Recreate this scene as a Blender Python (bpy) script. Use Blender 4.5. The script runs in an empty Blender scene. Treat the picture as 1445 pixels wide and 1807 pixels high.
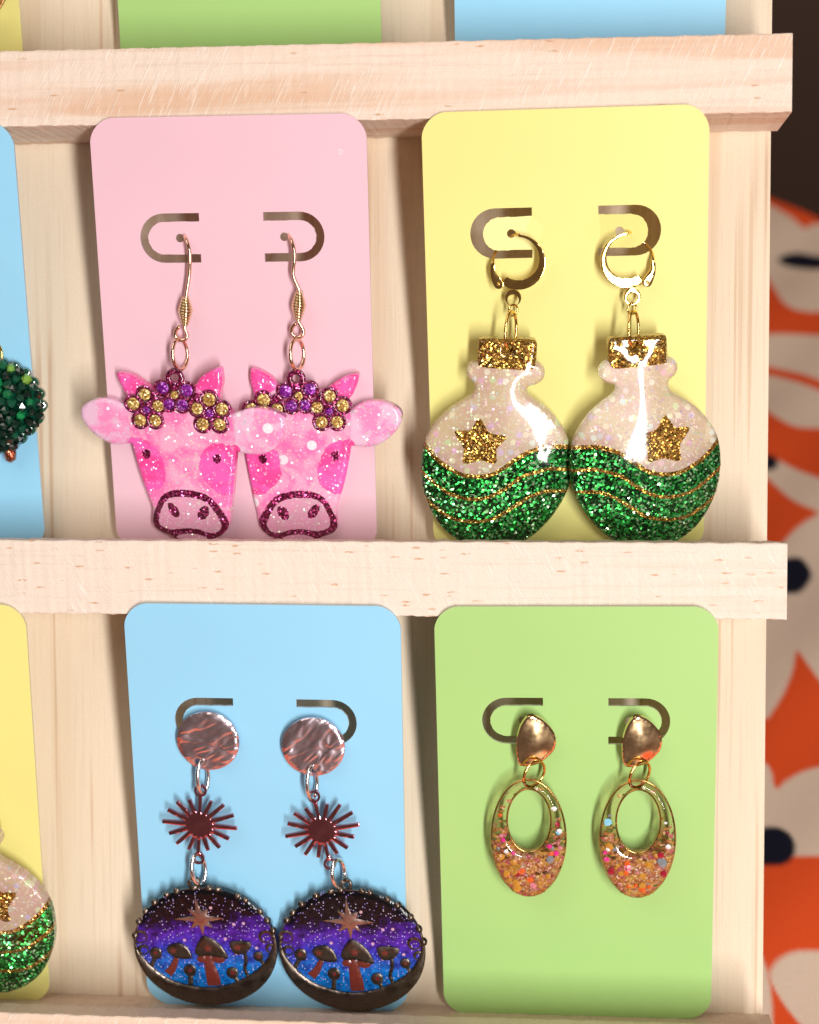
import bpy, math, random
import numpy as np
from mathutils import Matrix, Vector
from mathutils.geometry import delaunay_2d_cdt

scene = bpy.context.scene
col = scene.collection
MM = 0.001
rng = random.Random(11)
sin, cos, PI = math.sin, math.cos, math.pi

# ------------------------------------------------------------------ frames
# Everything on the stand is laid out in the stand's own frame (mm): x right along
# the board, y into the board, z up the board.  The stand leans back on the table.
LEAN = math.radians(33)
STAND = Matrix(((1, 0, 0, 0), (0, cos(LEAN), sin(LEAN), 0), (0, -sin(LEAN), cos(LEAN), 0), (0, 0, 0, 1)))
TABLE_Z = -0.1289

# ------------------------------------------------------------------ camera
cam_d = bpy.data.cameras.new('camera')
cam = bpy.data.objects.new('camera', cam_d)
col.objects.link(cam)
yaw, pitch, roll = 0.0887981, -0.0553598, 0.0024492
Rc = Matrix.Rotation(yaw, 3, 'Z') @ Matrix.Rotation(pitch, 3, 'X') @ Matrix.Rotation(roll, 3, 'Y')
r_, f_, u_ = Rc.col[0], Rc.col[1], Rc.col[2]
cm = Matrix(((r_.x, u_.x, -f_.x, -47.628 * MM), (r_.y, u_.y, -f_.y, -379.318 * MM), (r_.z, u_.z, -f_.z, 26.225 * MM), (0, 0, 0, 1)))
cam.matrix_world = STAND @ cm
cam_d.sensor_fit = 'HORIZONTAL'
cam_d.sensor_width = 36
cam_d.lens = 36 * 2913.2 / 1445
cam_d.clip_start = 0.02
cam_d.clip_end = 20
cam_d.dof.use_dof = True
cam_d.dof.focus_distance = 0.362
cam_d.dof.aperture_fstop = 15
scene.camera = cam

# ------------------------------------------------------------------ light
w = bpy.data.worlds.new('World')
scene.world = w
w.use_nodes = True
w.node_tree.nodes['Background'].inputs[0].default_value = (1.0, 0.72, 0.60, 1)
w.node_tree.nodes['Background'].inputs[1].default_value = 0.12

def area(name, az, el, dist, sx, sy, power, colr, aim=(-0.085, -0.01, -0.02)):
    l = bpy.data.lights.new(name, 'AREA')
    l.shape = 'RECTANGLE'; l.size = sx; l.size_y = sy; l.energy = power; l.color = colr
    o = bpy.data.objects.new(name, l); col.objects.link(o)
    a, e = math.radians(az), math.radians(el)
    d = Vector((sin(a) * cos(e), -cos(a) * cos(e), sin(e)))
    p = Vector(aim) + d * dist
    z = d.normalized(); x = Vector((0, 0, 1)).cross(z).normalized(); y = z.cross(x)
    m = Matrix(((x.x, y.x, z.x, p.x), (x.y, y.y, z.y, p.y), (x.z, y.z, z.z, p.z), (0, 0, 0, 1)))
    o.matrix_world = STAND @ m
    return o
# a tall narrow window to the right; the room's soft light from the other side
area('window_light', 22, -9, 0.85, 0.075, 0.62, 8.5, (1.0, 0.972, 0.945))
area('room_light', -30, 38, 1.3, 0.9, 0.9, 5.2, (1.0, 0.88, 0.78))

scene.view_settings.view_transform = 'Standard'
scene.view_settings.look = 'None'
scene.view_settings.exposure = 0.0
scene.view_settings.gamma = 1.0

# ------------------------------------------------------------------ materials
def new_mat(name):
    m = bpy.data.materials.new(name); m.use_nodes = True
    nt = m.node_tree
    b = nt.nodes['Principled BSDF']
    return m, nt, b

class NT:
    def __init__(s, nt): s.nt = nt
    def n(s, t, **kw):
        x = s.nt.nodes.new(t)
        for k, v in kw.items(): setattr(x, k, v)
        return x
    def l(s, a, b): s.nt.links.new(a, b)
    def math(s, op, a, b=None, c=None, clamp=False):
        x = s.n('ShaderNodeMath', operation=op); x.use_clamp = clamp
        for i, v in enumerate((a, b, c)):
            if v is None: continue
            if isinstance(v, (int, float)): x.inputs[i].default_value = v
            else: s.l(v, x.inputs[i])
        return x.outputs[0]
    def vmath(s, op, a, b=None, scale=None):
        x = s.n('ShaderNodeVectorMath', operation=op)
        for i, v in enumerate((a, b)):
            if v is None: continue
            if isinstance(v, tuple): x.inputs[i].default_value = v
            else: s.l(v, x.inputs[i])
        if scale is not None: x.inputs['Scale'].default_value = scale
        return x.outputs[0]
    def mm(s, scale=(1, 1, 1), rot=(0, 0, 0), loc=(0, 0, 0), vary=False):
        t = s.n('ShaderNodeTexCoord')
        v = s.vmath('SCALE', t.outputs['Object'], scale=1000.0)
        if vary:      # every piece its own cut of the pattern
            oi = s.n('ShaderNodeObjectInfo')
            cb = s.n('ShaderNodeCombineXYZ')
            s.l(s.math('MULTIPLY', oi.outputs['Random'], 211.0), cb.inputs[0]); s.l(s.math('MULTIPLY', oi.outputs['Random'], 97.0), cb.inputs[2])
            v = s.vmath('ADD', v, cb.outputs[0])
        mp = s.n('ShaderNodeMapping')
        mp.inputs['Scale'].default_value = scale; mp.inputs['Rotation'].default_value = rot; mp.inputs['Location'].default_value = loc
        s.l(v, mp.inputs['Vector'])
        return mp.outputs[0]
    def noise(s, vec, scale=1, detail=3, rough=0.5, dist=0):
        x = s.n('ShaderNodeTexNoise'); s.l(vec, x.inputs['Vector'])
        x.inputs['Scale'].default_value = scale; x.inputs['Detail'].default_value = detail
        x.inputs['Roughness'].default_value = rough; x.inputs['Distortion'].default_value = dist
        return x.outputs['Fac']
    def xz(s, vec):
        sp = s.n('ShaderNodeSeparateXYZ'); s.l(vec, sp.inputs[0])
        cb = s.n('ShaderNodeCombineXYZ'); s.l(sp.outputs[0], cb.inputs[0]); s.l(sp.outputs[2], cb.inputs[1])
        return cb.outputs[0]
    def voro(s, vec, scale, rnd=1.0, feature='F1', flat=False):
        x = s.n('ShaderNodeTexVoronoi', feature=feature)
        if flat: x.voronoi_dimensions = '2D'
        s.l(s.xz(vec) if flat else vec, x.inputs['Vector'])
        x.inputs['Scale'].default_value = scale; x.inputs['Randomness'].default_value = rnd
        return x
    def ramp(s, fac, stops, interp='LINEAR'):
        x = s.n('ShaderNodeValToRGB'); s.l(fac, x.inputs[0])
        cr = x.color_ramp; cr.interpolation = interp
        while len(cr.elements) < len(stops): cr.elements.new(0.5)
        for e, (p, c) in zip(cr.elements, stops):
            e.position = p; e.color = tuple(c) + (1,) if len(c) == 3 else c
        return x.outputs[0]
    def mix(s, fac, a, b, mode='MIX'):
        x = s.n('ShaderNodeMix', data_type='RGBA', blend_type=mode)
        if isinstance(fac, (int, float)): x.inputs[0].default_value = fac
        else: s.l(fac, x.inputs[0])
        for i, v in ((6, a), (7, b)):
            if isinstance(v, tuple): x.inputs[i].default_value = tuple(v) + (1,) if len(v) == 3 else v
            else: s.l(v, x.inputs[i])
        return x.outputs[2]
    def maprange(s, v, a, b, c=0.0, d=1.0, smooth=True):
        x = s.n('ShaderNodeMapRange'); x.interpolation_type = 'SMOOTHSTEP' if smooth else 'LINEAR'
        s.l(v, x.inputs[0])
        for i, q in enumerate((a, b, c, d)): x.inputs[i + 1].default_value = q
        return x.outputs[0]
    def bump(s, h, strength, dist_mm):
        x = s.n('ShaderNodeBump'); s.l(h, x.inputs['Height'])
        x.inputs['Strength'].default_value = strength; x.inputs['Distance'].default_value = dist_mm * MM
        return x.outputs[0]

def wood(name, along, light, dark, marks=None, flecks=0.0, seed=0, patch=None):
    """pine: grain runs along axis 'x' or 'z'; marks = angle of saw scratches"""
    m, nt, b = new_mat(name); g = NT(nt)
    st = (0.035, 1, 1) if along == 'x' else (1, 1, 0.03)
    v = g.mm(scale=st, loc=(seed, seed * 2.3, seed * 1.7))
    vf = g.mm(scale=tuple(q * 5 if q == 1 else q * 3 for q in st), loc=(seed, 3, seed))
    broad = g.noise(v, 0.09 if along == 'z' else 0.16, 3, 0.5, 0.6)
    fine = g.noise(vf, 0.35, 4, 0.65)
    c = g.ramp(broad, [(0.30, dark), (0.46, light), (0.62, light), (0.78, dark)])
    c = g.mix(g.maprange(fine, 0.50, 0.74, 0, 0.40), c, tuple(q * 0.80 for q in dark))
    pores = g.noise(g.mm(scale=(1, 1, 1)), 3.5, 3, 0.7)
    c = g.mix(g.maprange(pores, 0.42, 0.75, 0, 0.38), c, tuple(q * k for q, k in zip(dark, (0.82, 0.76, 0.70))))
    h = g.math('ADD', g.math('MULTIPLY', fine, 0.5), g.math('MULTIPLY', pores, 0.8))
    if along == 'z':   # thin brown resin lines of the pine
        ln = g.noise(g.mm(scale=(1, 1, 0.012), loc=(seed * 3, 0, 5)), 0.45, 2, 0.5)
        lm = g.noise(g.mm(scale=(1, 1, 0.25), loc=(7, seed, 1)), 0.06, 2, 0.5)
        k = g.math('MULTIPLY', g.maprange(ln, 0.57, 0.67, 0, 0.5), g.maprange(lm, 0.38, 0.56))
        c = g.mix(k, c, (0.50, 0.27, 0.13))
    if patch is not None:
        pn = g.noise(g.mm(scale=(0.10, 1, 1), rot=(0, math.radians(-4), 0), loc=(0, 0, patch)), 0.10, 2, 0.5, 0.4)
        c = g.mix(g.maprange(pn, 0.50, 0.62, 0, 0.55), c, (0.68, 0.41, 0.25))
    if marks is not None:
        vm = g.mm(rot=(0, math.radians(marks), 0))
        mp = g.n('ShaderNodeMapping'); mp.inputs['Scale'].default_value = (1.0, 1, 0.05); g.l(vm, mp.inputs['Vector'])
        sc = g.noise(mp.outputs[0], 3.0, 2, 0.7)
        where = g.noise(g.mm(scale=(1, 1, 1), loc=(seed, 9, 2)), 0.05, 2)
        sk = g.math('MULTIPLY', g.maprange(sc, 0.50, 0.68), g.maprange(where, 0.3, 0.6, 0.25, 1.0))
        c = g.mix(g.math('MULTIPLY', sk, 0.5), c, (0.95, 0.87, 0.78))
        h = g.math('ADD', h, g.math('MULTIPLY', sk, 0.9))
    if flecks:
        vfk = g.mm(scale=(0.40, 1, 1.9), rot=(0, math.radians(3), 0), loc=(seed, 0, 0))
        vo = g.voro(vfk, 0.50)
        sep = g.n('ShaderNodeSeparateColor'); g.l(vo.outputs['Color'], sep.inputs[0])
        spot = g.math('MULTIPLY', g.maprange(vo.outputs['Distance'], 0.12, 0.30, 1, 0), g.math('GREATER_THAN', sep.outputs[0], 1 - flecks))
        rag = g.noise(g.mm(scale=(0.8, 1, 2.4)), 1.3, 2)
        spot = g.math('MULTIPLY', spot, g.maprange(rag, 0.38, 0.52))
        c = g.mix(g.math('MULTIPLY', spot, 0.75), c, (0.60, 0.30, 0.14))
        h = g.math('SUBTRACT', h, spot)
    g.l(c, b.inputs['Base Color'])
    b.inputs['Roughness'].default_value = 0.62
    b.inputs['Specular IOR Level'].default_value = 0.25
    g.l(g.bump(h, 0.6, 0.12), b.inputs['Normal'])
    return m

def card_mat(name, c):
    m, nt, b = new_mat(name); g = NT(nt)
    v = g.mm()
    n = g.noise(v, 0.03, 2)
    cc = g.mix(g.maprange(n, 0.3, 0.7, 0, 1), tuple(q * 0.97 for q in c), c)
    g.l(cc, b.inputs['Base Color'])
    b.inputs['Roughness'].default_value = 0.42
    b.inputs['Specular IOR Level'].default_value = 0.35
    g.l(g.bump(g.noise(v, 2.5, 3), 0.05, 0.05), b.inputs['Normal'])
    # thin plastic lets some light through
    tl = g.n('ShaderNodeBsdfTranslucent'); g.l(cc, tl.inputs[0])
    ms = g.n('ShaderNodeMixShader'); ms.inputs[0].default_value = 0.12
    g.l(b.outputs[0], ms.inputs[1]); g.l(tl.outputs[0], ms.inputs[2])
    g.l(ms.outputs[0], nt.nodes['Material Output'].inputs['Surface'])
    return m

def metal(name, c, rough=0.15, bumpy=0.0, clean=False):
    m, nt, b = new_mat(name); g = NT(nt)
    v = g.mm()
    b.inputs['Metallic'].default_value = 1
    n = g.noise(v, 0.4, 2)
    cc = g.mix(n, tuple(q * 0.90 for q in c), c)
    g.l(cc, b.inputs['Base Color'])
    g.l(g.maprange(n, 0.3, 0.7, rough * 0.75, rough * 1.35), b.inputs['Roughness'])
    return m

def glitter(name, stops, flake, tilt=1.0, rough=0.28, metallic=0.85, coat=1.0, spark=0.0, sparkc=(1, 1, 1)):
    """resin full of flakes: every cell its own colour and tilt under a smooth clear coat"""
    m, nt, b = new_mat(name); g = NT(nt)
    v = g.mm(vary=True)
    vo = g.voro(v, 1.0 / flake)
    sep = g.n('ShaderNodeSeparateColor'); g.l(vo.outputs['Color'], sep.inputs[0])
    c = g.ramp(sep.outputs[0], stops)
    if spark:
        k = g.math('GREATER_THAN', sep.outputs[1], 1 - spark)
        c = g.mix(k, c, sparkc)
    g.l(c, b.inputs['Base Color'])
    dv = g.vmath('SUBTRACT', vo.outputs['Color'], (0.5, 0.5, 0.5))
    dv = g.vmath('SCALE', dv, scale=tilt)
    geo = g.n('ShaderNodeNewGeometry')
    nn = g.vmath('NORMALIZE', g.vmath('ADD', geo.outputs['Normal'], dv))
    g.l(nn, b.inputs['Normal'])
    b.inputs['Metallic'].default_value = metallic
    b.inputs['Roughness'].default_value = rough
    b.inputs['Coat Weight'].default_value = coat
    b.inputs['Coat Roughness'].default_value = 0.06
    return m

def milky(name, base, patch, pscale, dots, dotcols, dotsize=0.9, big=None, alpha=1.0, sss=0.25, fine=0.2, met=0.5):
    """cloudy resin with scattered fine and hexagonal flakes"""
    m, nt, b = new_mat(name); g = NT(nt)
    v = g.mm(vary=True)
    n = g.noise(v, pscale, 3, 0.6, 0.5)
    c = g.mix(g.maprange(n, 0.42, 0.62), base, patch)
    # fine shimmer
    f = g.voro(v, 3.2); fs = g.n('ShaderNodeSeparateColor'); g.l(f.outputs['Color'], fs.inputs[0])
    fk = g.math('GREATER_THAN', fs.outputs[0], 1 - fine)
    fc = g.ramp(fs.outputs[1], dotcols)
    c = g.mix(g.math('MULTIPLY', fk, 0.55), c, fc)
    # dots
    d = g.voro(v, 1.0 / dotsize, flat=True); ds = g.n('ShaderNodeSeparateColor'); g.l(d.outputs['Color'], ds.inputs[0])
    dk = g.math('MULTIPLY', g.math('GREATER_THAN', ds.outputs[0], 1 - dots), g.maprange(d.outputs['Distance'], 0.30, 0.40, 1, 0))
    dc = g.ramp(ds.outputs[2], dotcols)
    c = g.mix(g.math('MULTIPLY', dk, 0.9), c, dc)
    if big:
        q = g.voro(v, 1.0 / big[0], flat=True); qs = g.n('ShaderNodeSeparateColor'); g.l(q.outputs['Color'], qs.inputs[0])
        qk = g.math('MULTIPLY', g.math('GREATER_THAN', qs.outputs[1], 1 - big[1]), g.maprange(q.outputs['Distance'], 0.30, 0.36, 1, 0))
        grain = g.noise(v, 6.0, 2, 0.8)
        qk = g.math('MULTIPLY', qk, g.maprange(grain, 0.3, 0.55, 0.45, 1.0))
        c = g.mix(qk, c, g.ramp(qs.outputs[0], dotcols))
    g.l(c, b.inputs['Base Color'])
    glint = g.math('ADD', g.math('MULTIPLY', fk, 0.35), dk, clamp=True)
    dv = g.vmath('SUBTRACT', d.outputs['Color'], (0.5, 0.5, 0.5))
    sc = g.n('ShaderNodeVectorMath', operation='SCALE'); g.l(dv, sc.inputs[0]); g.l(g.math('MULTIPLY', glint, 0.8), sc.inputs['Scale'])
    geo = g.n('ShaderNodeNewGeometry')
    g.l(g.vmath('NORMALIZE', g.vmath('ADD', geo.outputs['Normal'], sc.outputs[0])), b.inputs['Normal'])
    g.l(g.math('MULTIPLY', glint, met), b.inputs['Metallic'])
    b.inputs['Roughness'].default_value = 0.35
    b.inputs['Coat Weight'].default_value = 1.0
    b.inputs['Coat Roughness'].default_value = 0.07
    if sss:
        b.inputs['Subsurface Weight'].default_value = sss
        b.inputs['Subsurface Radius'].default_value = (1, 0.8, 0.8)
        b.inputs['Subsurface Scale'].default_value = 0.0012
    b.inputs['Alpha'].default_value = alpha
    return m

def plain(name, c, rough=0.4, coat=0.0, metallic=0.0):
    m, nt, b = new_mat(name); g = NT(nt)
    n = g.noise(g.mm(), 2.0, 3)
    g.l(g.mix(n, tuple(q * 0.8 for q in c), tuple(min(1, q * 1.12) for q in c)), b.inputs['Base Color'])
    b.inputs['Roughness'].default_value = rough; b.inputs['Coat Weight'].default_value = coat
    b.inputs['Metallic'].default_value = metallic
    return m

M = {}
PALE, TAN = (0.80, 0.62, 0.46), (0.70, 0.48, 0.31)
M['board'] = wood('pine_board', 'z', (0.82, 0.69, 0.53), (0.73, 0.55, 0.38), seed=3)
M['ledge_upper'] = wood('pine_ledge_upper', 'x', (0.82, 0.68, 0.57), (0.74, 0.54, 0.41), marks=-24, flecks=0.06, seed=5, patch=3.0)
M['ledge_mid'] = wood('pine_ledge_middle', 'x', (0.80, 0.69, 0.59), (0.75, 0.60, 0.49), marks=30, flecks=0.30, seed=9)
M['ledge_low'] = wood('pine_ledge_lower', 'x', (0.78, 0.62, 0.49), (0.68, 0.47, 0.33), marks=-28, flecks=0.08, seed=14)
M['pink'] = card_mat('pink_card', (0.88, 0.58, 0.67))
M['yellow'] = card_mat('yellow_card', (0.90, 0.84, 0.29))
M['blue'] = card_mat('blue_card', (0.34, 0.71, 0.96))
M['green'] = card_mat('green_card', (0.43, 0.69, 0.23))
for _k, _c in (('pink', (0.90, 0.76, 0.80)), ('yellow', (0.90, 0.86, 0.58)), ('blue', (0.66, 0.82, 0.92)), ('green', (0.72, 0.85, 0.58))):
    M[_k + '_edge'] = card_mat(_k + '_card_edge', _c)
M['gold'] = metal('gold_metal', (0.93, 0.62, 0.20), 0.12)
M['gold_matte'] = metal('brushed_gold', (0.95, 0.66, 0.36), 0.13)
M['rose'] = metal('rose_gold_wire', (0.93, 0.63, 0.45), 0.16)
M['coil'] = metal('coil_gold', (0.93, 0.75, 0.45), 0.2)
M['silver'] = metal('silver_ring', (0.85, 0.84, 0.84), 0.14)
M['reflection_steel'] = metal('steel_maroon_reflection', (0.70, 0.24, 0.28), 0.14)  # maroon reflection of the surroundings put into the steel's base colour
M['star_bronze'] = metal('rosy_bronze', (0.46, 0.34, 0.30), 0.30)
M['bronze'] = metal('dark_bronze', (0.17, 0.135, 0.11), 0.30)

def hammered():
    m, nt, b = new_mat('hammered_silver'); g = NT(nt)
    b.inputs['Metallic'].default_value = 1
    b.inputs['Base Color'].default_value = (0.78, 0.62, 0.68, 1)
    b.inputs['Roughness'].default_value = 0.27
    v = g.mm(rot=(0, math.radians(38), 0))
    mp = g.n('ShaderNodeMapping'); mp.inputs['Scale'].default_value = (0.42, 1, 1.0); g.l(v, mp.inputs['Vector'])
    n = g.noise(mp.outputs[0], 0.46, 1, 0.4, 0.4)
    g.l(g.bump(g.maprange(n, 0.3, 0.7), 0.42, 0.7), b.inputs['Normal'])
    return m
M['hammered'] = hammered()

M['green_glit'] = glitter('green_glitter', [(0.0, (0.001, 0.016, 0.003)), (0.42, (0.002, 0.055, 0.008)), (0.62, (0.008, 0.20, 0.022)), (0.84, (0.03, 0.50, 0.07)), (0.95, (0.12, 0.75, 0.25)), (1.0, (0.6, 1, 0.45))], 0.44, tilt=0.95, rough=0.25, metallic=0.75, spark=0.06, sparkc=(0.65, 1.0, 0.62))
M['gold_glit'] = glitter('gold_glitter', [(0.0, (0.10, 0.045, 0.006)), (0.4, (0.28, 0.14, 0.02)), (0.78, (0.52, 0.30, 0.05)), (1.0, (0.95, 0.72, 0.25))], 0.30, tilt=0.9, rough=0.25, metallic=0.8)
M['magenta_glit'] = glitter('magenta_glitter', [(0.0, (0.05, 0.0, 0.012)), (0.55, (0.17, 0.002, 0.04)), (0.9, (0.33, 0.012, 0.11)), (1.0, (0.75, 0.2, 0.5))], 0.28, tilt=0.8, rough=0.3, metallic=0.6)
M['petal_gold'] = glitter('petal_gold_glitter', [(0.0, (0.30, 0.13, 0.03)), (0.5, (0.58, 0.33, 0.09)), (0.85, (0.72, 0.55, 0.16)), (1.0, (1, 0.9, 0.5))], 0.33, tilt=0.9, rough=0.35, metallic=0.35, coat=0.4)
M['petal_purple'] = glitter('petal_purple_glitter', [(0.0, (0.10, 0.004, 0.14)), (0.5, (0.24, 0.010, 0.30)), (0.85, (0.36, 0.03, 0.42)), (1.0, (0.65, 0.4, 0.75))], 0.33, tilt=0.7, rough=0.35, metallic=0.35, coat=0.4)
IRI = [(0.0, (0.95, 0.93, 0.93)), (0.3, (0.93, 0.86, 0.93)), (0.5, (0.90, 0.62, 0.80)), (0.7, (0.80, 0.90, 0.62)), (0.88, (0.93, 0.90, 0.72)), (1.0, (0.75, 0.88, 0.92))]
IRB = [(0.0, (0.95, 0.93, 0.88)), (0.2, (0.90, 0.85, 0.55)), (0.4, (0.88, 0.45, 0.66)), (0.55, (0.70, 0.55, 0.85)), (0.7, (0.62, 0.86, 0.42)), (0.88, (0.93, 0.88, 0.62)), (1.0, (0.65, 0.85, 0.85))]
M['pearl'] = milky('pearl_resin', (0.68, 0.53, 0.34), (0.66, 0.44, 0.36), 0.13, 0.22, IRB, 0.8, big=(2.0, 0.36), sss=0.0, fine=0.16, alpha=0.66, met=0.15)
M['cow_pink'] = milky('pink_resin', (0.93, 0.42, 0.61), (0.94, 0.19, 0.48), 0.13, 0.06, IRI, 0.7, big=(3.4, 0.05), sss=0.3, fine=0.09)
M['cow_ear'] = milky('ear_resin', (0.82, 0.52, 0.70), (0.90, 0.28, 0.55), 0.17, 0.06, IRI, 0.7, big=(3.6, 0.16), sss=0.3, fine=0.08)
M['cow_hot'] = milky('hot_pink_resin', (0.93, 0.07, 0.34), (0.92, 0.13, 0.50), 0.16, 0.06, [(0.0, (1, 0.5, 0.75)), (0.6, (0.95, 0.7, 0.85)), (1.0, (1, 1, 1))], 0.55, sss=0.3, fine=0.05)
M['cow_snout'] = milky('snout_resin', (0.76, 0.34, 0.50), (0.70, 0.36, 0.48), 0.2, 0.05, IRI, 0.55, sss=0.2, fine=0.10)

def enamel():
    m, nt, b = new_mat('night_enamel'); g = NT(nt)
    v = g.mm()
    sp = g.n('ShaderNodeSeparateXYZ'); g.l(v, sp.inputs[0])
    n = g.noise(v, 0.20, 4, 0.65, 0.8)
    z = g.math('ADD', sp.outputs['Z'], g.math('MULTIPLY', g.math('SUBTRACT', n, 0.5), 15.0))
    f = g.maprange(z, -10.0, 12.5, 0, 1, smooth=False)
    c = g.ramp(f, [(0.0, (0.0, 0.16, 0.52)), (0.14, (0.004, 0.18, 0.58)), (0.42, (0.045, 0.035, 0.48)), (0.58, (0.10, 0.02, 0.42)), (0.68, (0.045, 0.008, 0.19)), (0.78, (0.003, 0.002, 0.008)), (1.0, (0.002, 0.002, 0.004))])
    mot = g.noise(v, 0.7, 4, 0.7)
    c = g.mix(g.maprange(mot, 0.35, 0.68, 0, 0.9), c, (0.22, 0.20, 0.35), 'MULTIPLY')
    d = g.voro(v, 1.9, flat=True); ds = g.n('ShaderNodeSeparateColor'); g.l(d.outputs['Color'], ds.inputs[0])
    k = g.math('MULTIPLY', g.math('GREATER_THAN', ds.outputs[0], 0.84), g.maprange(d.outputs['Distance'], 0.16, 0.32, 1, 0))
    c = g.mix(g.math('MULTIPLY', k, 0.75), c, g.ramp(ds.outputs[1], [(0, (0.30, 0.20, 0.75)), (0.7, (0.65, 0.55, 0.9)), (1, (0.95, 0.9, 1.0))]))
    q = g.voro(v, 0.42, flat=True); qs = g.n('ShaderNodeSeparateColor'); g.l(q.outputs['Color'], qs.inputs[0])
    k2 = g.math('MULTIPLY', g.math('GREATER_THAN', qs.outputs[0], 0.90), g.maprange(q.outputs['Distance'], 0.14, 0.17, 1, 0))
    c = g.mix(g.math('MULTIPLY', k2, 0.8), c, (0.72, 0.42, 0.50))
    g.l(c, b.inputs['Base Color'])
    b.inputs['Roughness'].default_value = 0.25
    b.inputs['Coat Weight'].default_value = 0.6
    b.inputs['Coat Roughness'].default_value = 0.05
    bn = g.noise(v, 0.9, 3, 0.6)
    g.l(g.bump(bn, 0.25, 0.4), b.inputs['Coat Normal'])
    b.inputs['Specular IOR Level'].default_value = 0.2
    return m
M['enamel'] = enamel()
M['red_enamel'] = plain('red_enamel', (0.15, 0.020, 0.012), 0.3, 0.8)
M['maroon_enamel'] = plain('maroon_enamel', (0.16, 0.012, 0.015), 0.25, 0.8)

def hoop_resin():
    m, nt, b = new_mat('clear_resin_with_flakes'); g = NT(nt)
    v = g.mm()
    sp = g.n('ShaderNodeSeparateXYZ'); g.l(v, sp.inputs[0])
    vo = g.voro(g.mm(scale=(1, 1, 1.5), rot=(0, 0.6, 0), vary=True), 1.0)
    s1 = g.n('ShaderNodeSeparateColor'); g.l(vo.outputs['Color'], s1.inputs[0])
    vo2 = g.voro(v, 3.0); s2 = g.n('ShaderNodeSeparateColor'); g.l(vo2.outputs['Color'], s2.inputs[0])
    c1 = g.ramp(s1.outputs[0], [(0.0, (0.34, 0.09, 0.02)), (0.24, (0.50, 0.17, 0.03)), (0.46, (0.42, 0.08, 0.07)), (0.58, (0.55, 0.27, 0.03)), (0.76, (0.24, 0.05, 0.025)), (0.88, (0.46, 0.30, 0.20)), (0.95, (0.50, 0.05, 0.14))], 'CONSTANT')
    c2 = g.ramp(s2.outputs[0], [(0.0, (0.16, 0.04, 0.01)), (0.5, (0.42, 0.16, 0.05)), (1.0, (0.85, 0.52, 0.22))])
    c = g.mix(0.28, c1, c2)
    n = g.noise(v, 0.5, 4, 0.7)
    up = g.math('ADD', sp.outputs['Z'], g.math('MULTIPLY', g.math('SUBTRACT', n, 0.5), 9.0))
    dens = g.maprange(up, -6.0, 5.5, 0.97, 0.06)
    keep = g.math('LESS_THAN', s1.outputs[1], dens)
    fac = g.math('MULTIPLY', keep, 0.74)
    g.l(c, b.inputs['Base Color'])
    b.inputs['Roughness'].default_value = 0.3
    b.inputs['Coat Weight'].default_value = 1.0
    b.inputs['Coat Roughness'].default_value = 0.03
    dv = g.vmath('SCALE', g.vmath('SUBTRACT', vo2.outputs['Color'], (0.5, 0.5, 0.5)), scale=0.8)
    geo = g.n('ShaderNodeNewGeometry')
    g.l(g.vmath('NORMALIZE', g.vmath('ADD', geo.outputs['Normal'], dv)), b.inputs['Normal'])
    tr = g.n('ShaderNodeBsdfTransparent'); tr.inputs[0].default_value = (0.97, 0.90, 0.82, 1)
    gl = g.n('ShaderNodeBsdfGlossy'); gl.inputs['Roughness'].default_value = 0.04
    fr = g.n('ShaderNodeFresnel'); fr.inputs[0].default_value = 1.5
    m1 = g.n('ShaderNodeMixShader'); g.l(fr.outputs[0], m1.inputs[0]); g.l(tr.outputs[0], m1.inputs[1]); g.l(gl.outputs[0], m1.inputs[2])
    m2 = g.n('ShaderNodeMixShader'); g.l(fac, m2.inputs[0]); g.l(m1.outputs[0], m2.inputs[1]); g.l(b.outputs[0], m2.inputs[2])
    g.l(m2.outputs[0], nt.nodes['Material Output'].inputs['Surface'])
    return m
M['hoop_resin'] = hoop_resin()
M['amber_rim'] = metal('amber_gold_rim', (0.80, 0.46, 0.16), 0.2)

def gem():
    m, nt, b = new_mat('green_gem'); g = NT(nt)
    oi = g.n('ShaderNodeObjectInfo')
    c = g.ramp(oi.outputs['Random'], [(0, (0.001, 0.008, 0.006)), (0.5, (0.002, 0.03, 0.018)), (0.82, (0.005, 0.08, 0.04)), (0.94, (0.01, 0.30, 0.08)), (1, (0.25, 0.42, 0.06))])
    g.l(c, b.inputs['Base Color'])
    b.inputs['Roughness'].default_value = 0.1
    b.inputs['Coat Weight'].default_value = 1.0
    b.inputs['Coat Roughness'].default_value = 0.02
    return m
M['gem'] = gem()
M['trunk'] = glitter('copper_glitter', [(0.0, (0.15, 0.02, 0.01)), (0.5, (0.45, 0.08, 0.03)), (1.0, (0.8, 0.3, 0.15))], 0.35, 0.8)
FLAKES = {}
for nm, c in dict(pink=(0.80, 0.03, 0.28), ruby=(0.35, 0.01, 0.03), sky=(0.25, 0.62, 0.80), grey=(0.22, 0.24, 0.26), amber=(0.55, 0.25, 0.03), rose=(0.70, 0.22, 0.28), white=(0.9, 0.92, 0.93), orange=(0.75, 0.12, 0.02)).items():
    FLAKES[nm] = plain(nm + '_flake', c, 0.15, 1.0)

# ------------------------------------------------------------------ mesh helpers
def tag(o, label, cat, group=None, kind=None):
    if label: o['label'] = label
    if cat: o['category'] = cat
    if group: o['group'] = group
    if kind: o['kind'] = kind
    return o

def empty(name, mat4, label, cat, group=None):
    o = bpy.data.objects.new(name, None); col.objects.link(o)
    o.empty_display_size = 0.01
    o.matrix_world = mat4
    return tag(o, label, cat, group)

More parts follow.
